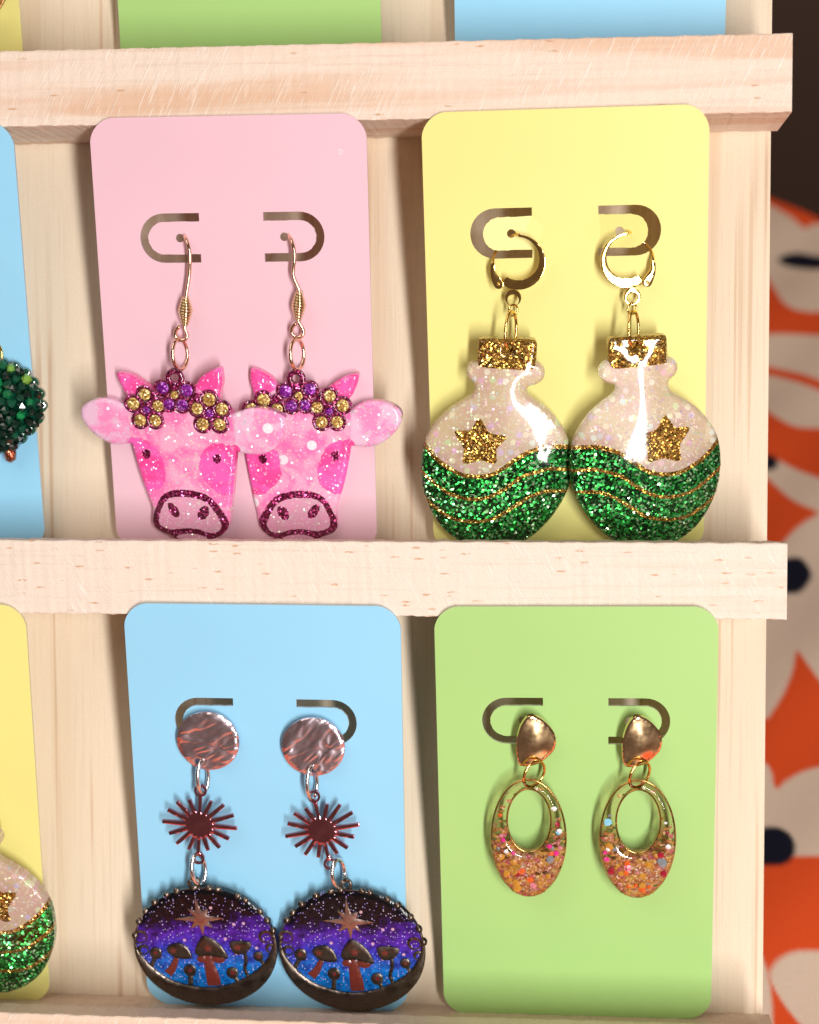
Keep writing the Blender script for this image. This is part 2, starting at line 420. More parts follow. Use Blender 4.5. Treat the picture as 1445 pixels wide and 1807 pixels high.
def mesh_obj(name, verts, faces, mat, parent=None, normals=None, smooth=True, loc=None, rot=None):
    me = bpy.data.meshes.new(name)
    me.from_pydata([(v[0] * MM, v[1] * MM, v[2] * MM) for v in verts], [], [tuple(int(i) for i in f) for f in faces])
    if smooth: me.polygons.foreach_set('use_smooth', [True] * len(me.polygons))
    me.update()
    if normals is not None: me.normals_split_custom_set_from_vertices([tuple(n) for n in normals])
    me.materials.append(mat)
    o = bpy.data.objects.new(name, me); col.objects.link(o)
    if parent is not None: o.parent = parent
    if loc: o.location = [q * MM for q in loc]
    if rot: o.rotation_euler = rot
    return o

def smooth_closed(pts, step=0.4):
    pts = [np.array(p, float) for p in pts]; n = len(pts); out = []
    for i in range(n):
        p0, p1, p2, p3 = pts[i - 1], pts[i], pts[(i + 1) % n], pts[(i + 2) % n]
        k = max(2, int(np.linalg.norm(p2 - p1) / step))
        for j in range(k):
            t = j / k
            out.append(tuple(0.5 * ((2 * p1) + (-p0 + p2) * t + (2 * p0 - 5 * p1 + 4 * p2 - p3) * t * t + (-p0 + 3 * p1 - 3 * p2 + p3) * t ** 3)))
    return out

def smooth_open(pts, step=0.4):
    pts = [np.array(p, float) for p in pts]; n = len(pts); out = []
    for i in range(n - 1):
        p0, p1, p2, p3 = pts[max(i - 1, 0)], pts[i], pts[i + 1], pts[min(i + 2, n - 1)]
        k = max(2, int(np.linalg.norm(p2 - p1) / step))
        for j in range(k):
            t = j / k
            out.append(0.5 * ((2 * p1) + (-p0 + p2) * t + (2 * p0 - 5 * p1 + 4 * p2 - p3) * t * t + (-p0 + 3 * p1 - 3 * p2 + p3) * t ** 3))
    out.append(pts[-1]); return out

def dense(pts, step=0.4):
    out = []; n = len(pts)
    for i in range(n):
        a, b = np.array(pts[i], float), np.array(pts[(i + 1) % n], float)
        k = max(1, int(np.linalg.norm(b - a) / step))
        out += [tuple(a + (b - a) * j / k) for j in range(k)]
    return out

def jag(poly, amp, seed=1, step=0.3):
    r = random.Random(seed)
    return [(x + r.uniform(-amp, amp), y + r.uniform(-amp, amp)) for x, y in dense(poly, step)]

def ellipse(cx, cy, rx, ry=None, rot=0, n=None):
    ry = ry or rx
    n = n or max(14, int(2 * PI * max(rx, ry) / 0.4))
    return [(cx + rx * cos(t) * cos(rot) - ry * sin(t) * sin(rot), cy + rx * cos(t) * sin(rot) + ry * sin(t) * cos(rot)) for t in [2 * PI * i / n for i in range(n)]]

def ribbon(pts, width, step=0.4):
    P = smooth_open(pts, step); L, R = [], []
    for i, q in enumerate(P):
        t = P[min(i + 1, len(P) - 1)] - P[max(i - 1, 0)]; t = t / (np.linalg.norm(t) + 1e-9)
        nn = np.array((-t[1], t[0])); ww = width(i / (len(P) - 1)) if callable(width) else width
        L.append(tuple(q + nn * ww / 2)); R.append(tuple(q - nn * ww / 2))
    return L + R[::-1]

def star_poly(cx, cy, R, r, n=5, rot=PI / 2):
    return [(cx + (R if i % 2 == 0 else r) * cos(rot + PI * i / n), cy + (R if i % 2 == 0 else r) * sin(rot + PI * i / n)) for i in range(2 * n)]

def inside(poly, P):
    x, y = P[:, 0], P[:, 1]; res = np.zeros(len(P), bool)
    a = np.array(poly); b = np.roll(a, -1, 0)
    for (x1, y1), (x2, y2) in zip(a, b):
        c = (y1 > y) != (y2 > y)
        if c.any():
            xi = x1 + (y - y1) * (x2 - x1) / (y2 - y1 + 1e-15)
            res ^= c & (x < xi)
    return res

def rounded(T, r, dome=0.0, L=3.0):
    def f(d):
        q = np.clip(d / r, 0, 1)
        return T - r + r * np.sqrt(1 - (1 - q) ** 2) + dome * (1 - np.exp(-d / L))
    return f

def flat(T): return lambda d: np.full_like(d, T)

def plate(regions, holes=(), prof=None, grid=0.6, parent=None, y0=0.0, deform=None, domain=None, base_wins=(), smooth=True, relax=0, fixed=0.6, core=None):
    """A plate lying in the local x/z plane, back at y0, its front bulging towards -y.
    regions: list of (name, [polygons], material, make_parent) - later ones override earlier ones.
    One continuous front surface cut into one mesh per region."""
    pts, edges = [], []
    allp = [p for r in regions for p in r[1]] + list(holes)
    for poly in allp:
        s = len(pts); n = len(poly)
        pts += [(float(a), float(b)) for a, b in poly]
        edges += [(s + i, s + (i + 1) % n) for i in range(n)]
    A = np.array(pts); lo, hi = A.min(0), A.max(0)
    if grid:
        gx = np.arange(lo[0], hi[0], grid); gz = np.arange(lo[1], hi[1], grid * 0.866)
        G = np.array([(x + (grid / 2 if j % 2 else 0), z) for j, z in enumerate(gz) for x in gx])
        keep = np.zeros(len(G), bool)
        for r in regions:
            for p in r[1]: keep |= inside(p, G)
        G = G[keep]
        if len(G):
            dm = np.min(np.concatenate([((G[:, None, :] - A[None, k:k + 200, :]) ** 2).sum(2).min(1)[:, None] for k in range(0, len(A), 200)], 1), 1)
            G = G[dm > (0.35 * grid) ** 2]
            pts = pts + [tuple(map(float, q)) for q in G]
    V, _, F, _, _, _ = delaunay_2d_cdt([Vector(p) for p in pts], edges, [], 0, 1e-5)
    V = np.array([tuple(v) for v in V]); F = np.array([tuple(f) for f in F])
    cen = V[F].mean(1)
    reg = np.full(len(F), -1)
    for i, r in enumerate(regions):
        for p in r[1]:
            hit = inside(p, cen)
            reg[hit & ((reg != 0) if i in base_wins else True)] = i
    if domain is not None:
        dom = np.zeros(len(F), bool)
        for i in domain:
            for p in regions[i][1]: dom |= inside(p, cen)
        reg[~dom] = -1
    for h in holes: reg[inside(h, cen)] = -1
    F = F[reg >= 0]; reg = reg[reg >= 0]
    # orient so that the normal points to -y
    a, b, c = V[F[:, 0]], V[F[:, 1]], V[F[:, 2]]
    cr = (b[:, 0] - a[:, 0]) * (c[:, 1] - a[:, 1]) - (b[:, 1] - a[:, 1]) * (c[:, 0] - a[:, 0])
    F[cr < 0] = F[cr < 0][:, ::-1]      # ccw in (x,z) seen from -y
    ed = {}
    for k, f in enumerate(F):
        for i in range(3):
            e = (f[i], f[(i + 1) % 3]); ed[e] = k
    bnd = [(e, k) for e, k in ed.items() if (e[1], e[0]) not in ed]
    B = V[[e[0] for e, k in bnd]]
    dist = np.full(len(V), 1e9)
    for k in range(0, len(B), 256):
        dist = np.minimum(dist, ((V[:, None, :] - B[None, k:k + 256, :]) ** 2).sum(2).min(1))
    dist = np.sqrt(dist)
    h = prof(dist)
    if relax:      # even out the creases where the slopes from two edges meet
        e2 = np.concatenate([F[:, [0, 1]], F[:, [1, 2]], F[:, [2, 0]]]); e2 = np.concatenate([e2, e2[:, ::-1]])
        cnt = np.bincount(e2[:, 0], minlength=len(V)); mv = dist > fixed
        for _ in range(relax):
            av = np.bincount(e2[:, 0], weights=h[e2[:, 1]], minlength=len(V)) / np.maximum(cnt, 1)
            h = np.where(mv, av, h)
    P3 = np.stack([V[:, 0], y0 - h, V[:, 1]], 1)
    BK = np.stack([V[:, 0], np.full(len(V), y0), V[:, 1]], 1)
    if deform is not None:
        P3 = deform(P3); BK = deform(BK)
    N = np.zeros_like(P3)
    fn = np.cross(P3[F[:, 1]] - P3[F[:, 0]], P3[F[:, 2]] - P3[F[:, 0]])
    for i in range(3): np.add.at(N, F[:, i], fn)
    N /= np.linalg.norm(N, axis=1)[:, None] + 1e-12
    objs = []
    for i, r in enumerate(regions):
        fs = F[reg == i]
        if not len(fs): objs.append(None); continue
        us, inv = np.unique(fs, return_inverse=True); inv = inv.reshape(fs.shape)
        vs = list(P3[us]); ns = list(N[us]); ff = [list(x) for x in inv]
        o = len(vs)
        vs += list(BK[us]); ns += [(0, 1, 0)] * len(us); ff += [[o + x[2], o + x[1], o + x[0]] for x in inv]
        for (e, k) in bnd:
            if reg[k] != i: continue
            p, q = P3[e[0]], P3[e[1]]; p2, q2 = BK[e[0]], BK[e[1]]
            t = q - p; nn = np.array((t[2], 0, -t[0])); nn = nn / (np.linalg.norm(nn) + 1e-12)
            s = len(vs); vs += [p, p2, q2, q]; ns += [nn] * 4; ff.append([s, s + 1, s + 2, s + 3])
        par = parent if r[3] is None else objs[r[3]]
        ob = mesh_obj(r[0], vs, ff, r[2], par, normals=ns if smooth else None, smooth=smooth)
        if core is not None:      # cut edges show the pale core
            ob.data.materials.append(core)
            mi = np.zeros(len(ff), np.int32); mi[2 * len(fs):] = 1
            ob.data.polygons.foreach_set('material_index', mi)
        objs.append(ob)
    return objs

def tube(name, path, rad, mat, parent=None, closed=False, seg=10):
    P = [Vector(p) for p in path]; n = len(P); V, F = [], []
    ref = None
    for i in range(n):
        a = P[i - 1] if (closed or i > 0) else P[i]; b = P[(i + 1) % n] if (closed or i < n - 1) else P[i]
        t = (b - a).normalized()
        if ref is None: ref = t.orthogonal().normalized()
        ref = (ref - t * ref.dot(t)).normalized(); bi = t.cross(ref)
        r = rad(i / max(1, n - 1)) if callable(rad) else rad
        for k in range(seg):
            an = 2 * PI * k / seg
            V.append(tuple(P[i] + (ref * cos(an) + bi * sin(an)) * r))
    for i in range(n if closed else n - 1):
        j = (i + 1) % n
        for k in range(seg):
            F.append((i * seg + k, i * seg + (k + 1) % seg, j * seg + (k + 1) % seg, j * seg + k))
    if not closed:
        F.append(tuple(range(seg))[::-1]); F.append(tuple((n - 1) * seg + k for k in range(seg)))
    return mesh_obj(name, V, F, mat, parent)

def ring(name, c, rx, rz, wire, mat, parent, turn=0.0, tip=0.0, gap=0.0):
    """a wire ring; turn = rotation about the vertical (90 deg = edge-on), tip = roll in the card plane"""
    n = 44; path = []
    for i in range(n):
        t = gap / 2 + (2 * PI - gap) * i / (n if gap == 0 else n - 1)
        x, z = rx * sin(t), rz * cos(t)
        v = Vector((x * cos(turn), x * sin(turn), z))
        v = Matrix.Rotation(-tip, 3, 'Y') @ v
        path.append(v + Vector(c))
    return tube(name, path, wire, mat, parent, closed=(gap == 0), seg=10)

# ------------------------------------------------------------------ setting: cloth on the table, dark wall
CREAM = [
    [(49.8, 437.7), (60.7, 426.3), (66.5, 414.1), (68.7, 410.5), (72.4, 415.1), (84.0, 412.4), (98, 380), (92, 340), (75.8, 332.6), (58.8, 331.4), (51.1, 338.0), (47.6, 357.7), (43.7, 373.8), (30, 400)],
    [(20, 315), (37.8, 312.8), (51.9, 312.6), (70.2, 308.6), (84, 300), (80, 280), (64.7, 267.5), (57.9, 275.3), (48.6, 282.8), (35.6, 289.7), (20, 296)],
    [(18, 286), (34.9, 283.0), (47.8, 275.4), (63.8, 261.1), (74, 250), (61.3, 241.9), (48.1, 240.3), (41.9, 242.8), (35.8, 250.9), (32.5, 257.1), (20, 268)],
    [(22, 224), (34.7, 218.6), (40.7, 212.6), (55.5, 199.1), (66, 184), (52.8, 178.2), (46.6, 184.3), (38.4, 191.9), (30.7, 206.3), (24, 214)],
    [(54.6, 192.0), (46.5, 183.9), (38.6, 176.4), (32.3, 167.3), (24.4, 153.3), (2, 140), (0, 84), (15.1, 76.5), (19.2, 79.7), (24.3, 89.6), (28.1, 100.4), (30.1, 108.7), (32.7, 101.0), (40.6, 87.3), (58, 92), (72, 130), (68, 170)],
    [(46, 55), (36.8, 58.6), (30.8, 57.0), (25.5, 54.8), (20.0, 50.4), (16.9, 47.1), (15.7, 56.9), (8, 58), (-2, 40), (9.8, 20.9), (17.6, 20.3), (31.8, 21.1), (44, 24), (52, 40)],
    [(11.5, -15.1), (15.4, -12.7), (20.0, -12.0), (27.3, -12.7), (38, -20), (36, -36), (23.3, -42.5), (18.1, -39.3), (14.4, -34.4), (11.4, -29.2), (9.1, -24.0), (8.5, -19.4)]]
NAVY = [
    [(52.6, 381.8), (56.4, 386.7), (63.0, 388.3), (70.1, 384.2), (79.6, 379.5), (82, 374), (78.3, 369.8), (68.4, 370.5), (60.0, 373.4), (54.6, 377.4)],
    [(26, 221), (31.5, 221.3), (34.0, 220.9), (35.5, 217.1), (34.5, 213.3), (32.3, 211.8), (26, 211.8)],
    [(33.6, 158.2), (37.5, 158.2), (39.7, 151.9), (39.3, 147.2), (36.5, 141.6), (33.3, 138.5), (28, 139.1), (26, 149), (29, 156)],
    [(7, 31), (11.6, 31.3), (15.6, 31.8), (18.9, 29.3), (20.1, 24.4), (18.7, 19.5), (15.6, 16.9), (10.9, 16.7), (5, 17)]]

def build_cloth():
    xs = np.concatenate([np.arange(-330, 0, 6), np.arange(0, 60, 0.5), np.arange(60, 110, 1.0), np.arange(110, 331, 5)])
    ys = np.concatenate([np.arange(-330, -60, 6), np.arange(-60, 110, 0.5), np.arange(110, 470, 1.0)])
    X, Y = np.meshgrid(xs, ys, indexing='ij')
    # the far edge of the cloth runs slightly askew
    far = 445.0 - (X - 55.4) * 1.2 * np.clip((X + 20) / 60, 0, 1)
    far = np.maximum(far, 240)
    Yc = np.minimum(Y, far)
    n0, n1 = X.shape
    Z = 0.9 * np.sin(X * 0.05 + Y * 0.02 + 1) * np.sin(Y * 0.035 + 0.5) + 0.4 * np.sin(X * 0.13 - Y * 0.09)
    V = np.stack([X.ravel(), Yc.ravel(), Z.ravel()], 1)
    me = bpy.data.meshes.new('tablecloth')
    idx = np.arange(n0 * n1).reshape(n0, n1)
    F = np.stack([idx[:-1, :-1], idx[1:, :-1], idx[1:, 1:], idx[:-1, 1:]], -1).reshape(-1, 4)
    keep = (np.abs(V[F[:, 2], 1] - V[F[:, 1], 1]) > 1e-6) | (np.abs(V[F[:, 3], 1] - V[F[:, 0], 1]) > 1e-6)
    F = F[keep]
    me.from_pydata([tuple(map(float, v * MM)) for v in V], [], [tuple(map(int, f)) for f in F])
    P = V[:, :2]
    cols = np.tile(np.array((0.98, 0.115, 0.026)), (len(P), 1))
    for dx, dy in ((0, 0), (90, -40), (180, 30), (270, -10), (-90, 40), (-180, -30), (-270, 10), (0, -440), (90, -480), (-90, -400), (180, -410), (-180, -470), (-270, -430), (270, -450), (90, 400), (-90, 480)):
        for polys, c in ((CREAM, (0.95, 0.75, 0.58)), (NAVY, (0.012, 0.013, 0.026))):
            for p in polys:
                q = np.array(smooth_closed(p, 3)) + (dx, dy)
                bb = (P[:, 0] > q[:, 0].min() - 1) & (P[:, 0] < q[:, 0].max() + 1) & (P[:, 1] > q[:, 1].min() - 1) & (P[:, 1] < q[:, 1].max() + 1)
                ii = np.where(bb)[0]
                if len(ii):
                    cov = np.mean([inside(q, P[ii] + o_) for o_ in ((0, 0), (.6, .2), (-.2, .6), (-.6, -.2), (.2, -.6), (.35, -.9), (-.35, .9))], 0)[:, None]
                    cols[ii] = cols[ii] * (1 - cov) + np.array(c) * cov
    at = me.color_attributes.new('print', 'FLOAT_COLOR', 'POINT')
    at.data.foreach_set('color', np.concatenate([cols, np.ones((len(cols), 1))], 1).ravel().astype(np.float32))
    m, nt, b = new_mat('printed_cotton'); g = NT(nt)
    a = g.n('ShaderNodeVertexColor'); a.layer_name = 'print'
    v = g.mm()
    weave = g.noise(v, 1.6, 3, 0.7)
    g.l(g.mix(g.maprange(weave, 0.3, 0.7, 0, 0.22), a.outputs[0], (0.7, 0.62, 0.56), 'MULTIPLY'), b.inputs['Base Color'])
    b.inputs['Roughness'].default_value = 0.9
    b.inputs['Specular IOR Level'].default_value = 0.1
    g.l(g.bump(weave, 0.4, 0.2), b.inputs['Normal'])
    me.materials.append(m)
    o = bpy.data.objects.new('tablecloth', me); col.objects.link(o)
    o.location = (0, 0, TABLE_Z)
    tag(o, 'orange cotton tablecloth printed with cream petals and navy dots', 'tablecloth')
    # the table top under the cloth
    pl = plain('table_wood', (0.10, 0.06, 0.04), 0.6)
    b8 = box('table', (-345, -345, -26), (345, 225, -1.2), pl)
    b8.location = (0, 0, TABLE_Z)
    tag(b8, None, None, kind='structure')
    # dark wall far behind
    wm = plain('dark_brown_wall', (0.11, 0.065, 0.045), 0.85)
    wo = box('wall', (-1500, 1300, -1200), (1500, 1330, 1500), wm)
    tag(wo, None, None, kind='structure')

def box(name, lo, hi, mat, parent=None):
    x0, y0, z0 = lo; x1, y1, z1 = hi
    V = [(x0, y0, z0), (x1, y0, z0), (x1, y1, z0), (x0, y1, z0), (x0, y0, z1), (x1, y0, z1), (x1, y1, z1), (x0, y1, z1)]
    F = [(3, 2, 1, 0), (4, 5, 6, 7), (0, 1, 5, 4), (1, 2, 6, 5), (2, 3, 7, 6), (3, 0, 4, 7)]
    return mesh_obj(name, V, F, mat, parent, smooth=False)
build_cloth()

# ------------------------------------------------------------------ the wooden stand
PITCH, DEPTH, LIPW, LEDH, GROOVE = 107.0, 23.19, 6.2, 16.37, 3.56
stand = empty('display_stand', STAND.copy(), 'pale pine display stand with three grooved ledges holding earring cards', 'display stand')

def long_prism(name, prof, x0, x1, mat, parent, jit=0.06, bev=0.35, seed=0, n=260):
    """profile in (y,z), ccw seen from +x, extruded along x with slightly worn edges"""
    r = random.Random(seed)
    # chamfer the corners
    Q = []
    m = len(prof)
    for i in range(m):
        p0, p1, p2 = (Vector(prof[i - 1]), Vector(prof[i]), Vector(prof[(i + 1) % m]))
        a = (p0 - p1).normalized(); b = (p2 - p1).normalized()
        if (p1 - p0).length > 2 * bev and (p2 - p1).length > 2 * bev:
            Q += [p1 + a * bev, p1 + (a + b) * bev * 0.3, p1 + b * bev]
        else: Q.append(p1)
    k = len(Q); V, F = [], []
    ph = [r.uniform(0, 100) for _ in range(k)]
    for i in range(n + 1):
        x = x0 + (x1 - x0) * i / n
        for j, q in enumerate(Q):
            c = j // 3
            e = jit * (sin(x * 0.9 + ph[c]) * 0.5 + sin(x * 2.7 + ph[c] * 2) * 0.3 + r.uniform(-0.5, 0.5))
            V.append((x, q.x + e * 0.6, q.y + e))
    for i in range(n):
        for j in range(k):
            F.append((i * k + j, i * k + (j + 1) % k, (i + 1) * k + (j + 1) % k, (i + 1) * k + j))
    F.append(tuple(range(k))[::-1]); F.append(tuple(n * k + j for j in range(k)))
    o = mesh_obj(name, V, F, mat, parent, smooth=False)
    import bmesh
    bm = bmesh.new(); bm.from_mesh(o.data); bmesh.ops.recalc_face_normals(bm, faces=bm.faces); bm.to_mesh(o.data); bm.free()
    return o

XL = -300
# back board, profile (y,z)
long_prism('back_board', [(0.02, -142), (14, -142), (14, 212), (0.02, 212)], XL, 0, M['board'], stand, jit=0.02, seed=2)
for k, (row, mk) in enumerate(((1, 'ledge_upper'), (0, 'ledge_mid'), (-1, 'ledge_low'))):
    z = row * PITCH
    prof = [(0, z - LEDH), (0, z - GROOVE), (-DEPTH + LIPW, z - GROOVE), (-DEPTH + LIPW, z), (-DEPTH, z), (-DEPTH, z - LEDH)]
    long_prism('ledge', prof, XL - 1.3, 1.38, M[mk], stand, jit=0.14, seed=20 + k)
# the easel leg that props the board up from behind
box('easel_leg', (-200, 14.2, -80), (-100, 26, 150), M['board'], stand)

# ------------------------------------------------------------------ cards
AL = math.atan(19.3 / 94.19)
def card_frame(row, x, z=0.0, y=0.0, rollz=0.0):
    """matrix at a point of a leaning card: x along the ledge, z up the card, y back"""
    m = Matrix.Translation(Vector((0, -3.9 * MM, (row * PITCH - GROOVE) * MM)))
    m = m @ Matrix.Rotation(AL, 4, 'X')
    m = m @ Matrix.Translation(Vector((x * MM, y * MM, z * MM))) @ Matrix.Rotation(-rollz, 4, 'Y')
    return STAND @ m

def pill(cx, cz, hw, hh, n=14):
    r = hh; out = []
    for s in (1, -1):
        for i in range(n + 1):
            t = -PI / 2 + PI * i / n
            out.append((cx + s * (hw - r + r * cos(t)), cz + s * r * sin(t)))
    return out

def c_slot(cx, cz, side, end=0.0):
    hw, hh, g, e = 20.5, 5.4, 1.85, 7.1
    out = []
    for i in range(17):
        t = PI / 2 - PI * i / 16
        out.append((cx + side * (hw - hh + hh * cos(t)), cz + hh * sin(t)))
    o = [(cx + side * e, cz + hh)] + out + [(cx + side * e, cz - hh)]
    inn = []
    h2 = hh - g
    for i in range(33):
        t = -PI / 2 + PI * i / 32
        j = 0.07 * rng.uniform(-1, 1)
        inn.append((cx + side * (hw - hh - end + (hh - g + j) * cos(t)), cz + (h2 + j) * sin(t)))
    top = [(cx + side * (e + (hw - hh - end - e) * k / 8), cz + h2 + 0.06 * rng.uniform(-1, 1)) for k in range(8)]
    bot = [(x, 2 * cz - z) for x, z in top]
    return o + bot + inn + top[::-1]

def make_card(matn, row, x0, x1, height, roll, label, slot_z=71.6, bend=0.0, slots=True, bulge=0.0):
    wd = x1 - x0; cx = (x0 + x1) / 2; hw = wd / 2
    root_m = card_frame(row, cx, 0.0, 0.0, roll)
    r = 5.0; outl = []
    for (sx, sz, a0) in ((1, 0, -PI / 2), (1, 1, 0), (-1, 1, PI / 2), (-1, 0, PI)):
        ccx, ccz = sx * (hw - r), (height - r if sz else r)
        for i in range(9):
            t = a0 + PI / 2 * i / 8
            # the corner punch leaves a slightly flattened arc
            k = 1.0 - 0.05 * sin(PI * i / 8)
            outl.append((ccx + r * k * cos(t), ccz + r * k * sin(t)))
    holes = []
    if slots:
        holes = [c_slot(0, slot_z, -1, 6 * bend), c_slot(0, slot_z, 1, 6 * bend), ellipse(-11.6, slot_z, 0.95), ellipse(11.6, slot_z, 0.95)]
    def deform(P):
        P = P.copy()
        if bend:
            xx, zz = P[:, 0], P[:, 2] - slot_z
            m_ = (np.abs(xx) > 7.2) & (np.hypot(np.clip(np.abs(xx) - 15.1, 0, None), zz) < 3.85)
            L = np.clip(np.abs(xx) - 7.2, 0, 20)
            P[:, 1] -= np.where(m_, L * math.tan(bend), 0)
        return P
    objs = plate([('card', [dense(outl, 6)], M[matn], None)], holes, flat(0.7), grid=4.0, deform=deform, smooth=False, core=M[matn + '_edge'])
    o = objs[0]
    o.name = 'earring_card'
    o.matrix_world = root_m
    return tag(o, label, 'card', 'earring cards on the stand')

make_card('pink', 0, -149.0, -88.4, 97.6, 0.0, 'pink earring card carrying the two cow heads')
_pk = [o for o in col.objects if o.name.startswith('earring_card')][0]
mesh_mark = plate([('ring_mark', [ellipse(24.6, 89.6, 0.52, 0.62)], M['pink_edge'], None)], [ellipse(24.6, 89.6, 0.27, 0.36)], flat(0.08), grid=0, parent=_pk, y0=-0.705)
make_card('yellow', 0, -75.4, -14.6, 97.8, 0.012, 'yellow earring card carrying the pair of bottle earrings', slot_z=71.9, bend=0.17)
make_card('blue', 0, -226.6, -166.1, 97.2, 0.0, 'blue earring card behind the green beaded tree earring')
make_card('blue', -1, -143.0, -81.7, 98.8, -0.004, 'blue earring card behind the two mushroom pendants', slot_z=71.5)
make_card('green', -1, -73.2, -12.2, 98.9, 0.008, 'light green earring card with the two oval hoops', slot_z=72.6)
make_card('yellow', -1, -227.5, -166.6, 98.8, -0.018, 'yellow earring card holding a single visible bottle in the lowest row')
make_card('yellow', 1, -230.0, -169.3, 97.6, 0.0, 'yellow earring card standing on the uppermost ledge')
make_card('green', 1, -146.5, -86.9, 97.6, 0.0, 'green earring card standing on the uppermost ledge')
make_card('blue', 1, -70.4, -10.9, 97.6, 0.0, 'blue earring card standing on the uppermost ledge')

CF = -0.7      # front face of a card in its own frame

# ------------------------------------------------------------------ cow earrings
KC = 1 / 32.6
def cow_pt(p, mir): 
    return ((p[0] - 838) * KC * (-1 if mir else 1), -(p[1] - 172) * KC)
def cow_poly(pts, mir, sm=True, step=0.4):
    q = [cow_pt(p, mir) for p in pts]
    return smooth_closed(q, step) if sm else dense(q, step)

def make_cow(mir, hole, hookp, coilp, loopp, ringp, roll, lift, label, yaw=0.0):
    """hole: pendant hole; hookp: card hole, in card coordinates"""
    root = empty('cow_earring', card_frame(0, hookp[0], hookp[1], CF), label, 'earring', 'cow head earrings')
    def P(x, z, y): return (x - hookp[0], y, z - hookp[1])
    # ear wire
    x0, z0 = hookp
    pth = [P(x0 - 0.2, z0 - 0.1, 3.0), P(x0, z0 + 0.35, 0.8), P(x0 + 0.2, z0 + 0.25, -0.8), P(x0 + 0.95, z0 - 0.5, -2.4), P(x0 + 1.5, z0 - 2.4, -3.0), P(x0 + 1.55, z0 - 4.6, -3.0), P(x0 + 1.1, z0 - 8, -2.6), P(coilp[0] + 0.3, coilp[1] + 3.0, -2.4), P(coilp[0], coilp[1], -2.3), P(coilp[0] - 0.35, coilp[1] - 3.0, -2.2),
           P(loopp[0] + 0.95, loopp[1] + 0.9, -2.2), P(loopp[0] + 1.35, loopp[1] - 0.2, -2.2), P(loopp[0] + 0.85, loopp[1] - 1.25, -2.2), P(loopp[0] - 0.4, loopp[1] - 1.35, -2.2), P(loopp[0] - 1.25, loopp[1] - 0.5, -2.3), P(loopp[0] - 1.1, loopp[1] + 0.8, -2.5), P(loopp[0] - 0.2, loopp[1] + 1.8, -2.6)]
    tube('ear_wire', smooth_open(pth, 0.3), 0.43, M['rose'], root, seg=10)
    # wound coil: wire spiral of changing radius
    ax = Vector((0.06, 0, 1)).normalized(); cp = []
    for i in range(10 * 14 + 1):
        t = i / (10 * 14); an = 2 * PI * i / 14
        rr = 0.50 + 0.95 * (1 - abs(2 * t - 1)) ** 0.9
        z = (0.5 - t) * 6.2
        cp.append(Vector(P(coilp[0] + ax.x * z, coilp[1] + z, -2.3)) + Vector((rr * cos(an), rr * sin(an), 0)))
    tube('wire_coil', cp, 0.31, M['coil'], root, seg=6)
    ring('jump_ring', P(ringp[0], ringp[1], -2.3), 2.7, 3.4, 0.45, M['rose'], root, turn=math.radians(66), tip=0.05)
    # pendant, built around its own hole
    pend = bpy.data.objects.new('pendant_frame', None)
    head = [(460, 420), (560, 330), (700, 260), (838, 230), (980, 250), (1120, 330), (1230, 420), (1262, 560), (1255, 700), (1235, 870), (1215, 1010), (1198, 1120), (1184, 1200), (1178, 1260), (1158, 1318), (1108, 1370), (1062, 1392), (1010, 1425), (900, 1440), (800, 1432), (740, 1412), (705, 1382), (655, 1365), (606, 1338), (580, 1290), (584, 1230), (588, 1175), (570, 1120), (548, 1050), (520, 960), (495, 860), (475, 760), (460, 672), (455, 540)]
    earL = [(520, 450), (440, 400), (400, 375), (350, 352), (290, 343), (230, 345), (160, 365), (105, 400), (82, 440), (82, 480), (98, 525), (130, 570), (180, 620), (240, 660), (300, 683), (360, 688), (420, 680), (480, 668), (560, 560)]
    earR = [(1180, 470), (1290, 430), (1350, 405), (1430, 395), (1520, 405), (1590, 430), (1636, 465), (1640, 510), (1625, 570), (1595, 635), (1550, 690), (1490, 725), (1420, 742), (1340, 738), (1255, 712), (1160, 600)]
    hornL = [(385, 152), (388, 175), (397, 210), (416, 255), (450, 312), (560, 400), (640, 280), (580, 222), (540, 192), (490, 166), (435, 151), (400, 149)]
    hornR = [(1170, 104), (1178, 130), (1181, 170), (1180, 215), (1168, 260), (1120, 380), (960, 300), (1010, 190), (1058, 150), (1110, 121), (1150, 107)]
    cheekL = [(440, 640), (560, 640), (640, 690), (690, 780), (712, 880), (690, 980), (620, 1030), (540, 1045), (500, 1000), (440, 800)]
    cheekR = [(1010, 720), (1100, 660), (1200, 670), (1290, 700), (1270, 900), (1235, 1040), (1130, 1045), (1040, 980), (985, 890), (985, 800)]
    sn_o = [(615, 1165), (650, 1095), (700, 1048), (770, 1022), (850, 1018), (940, 1028), (1020, 1055), (1075, 1100), (1120, 1160), (1160, 1225), (1172, 1275), (1152, 1322), (1100, 1372), (1060, 1390), (1000, 1432), (900, 1445), (800, 1436), (740, 1414), (700, 1380), (650, 1365), (605, 1338), (582, 1290), (590, 1225)]
    sn_i = [(652, 1170), (690, 1105), (740, 1075), (820, 1066), (900, 1070), (980, 1090), (1030, 1120), (1075, 1180), (1105, 1240), (1122, 1290), (1100, 1335), (1060, 1352), (1010, 1350), (950, 1330), (870, 1318), (790, 1326), (720, 1335), (660, 1320), (626, 1288), (630, 1230)]
    mouth = [(760, 1385), (820, 1362), (890, 1358), (960, 1370), (1000, 1390), (960, 1410), (880, 1416), (800, 1408)]
    eL = ellipse(*cow_pt((575, 750), mir), 1.0, 1.15); eR = ellipse(*cow_pt((1114, 775), mir), 1.0, 1.1)
    nL = cow_poly([(710, 1130), (740, 1122), (785, 1160), (800, 1205), (785, 1232), (750, 1225), (718, 1185)], mir)
    nR = cow_poly([(1000, 1138), (1025, 1150), (1022, 1205), (985, 1242), (948, 1240), (938, 1205), (955, 1160)], mir)
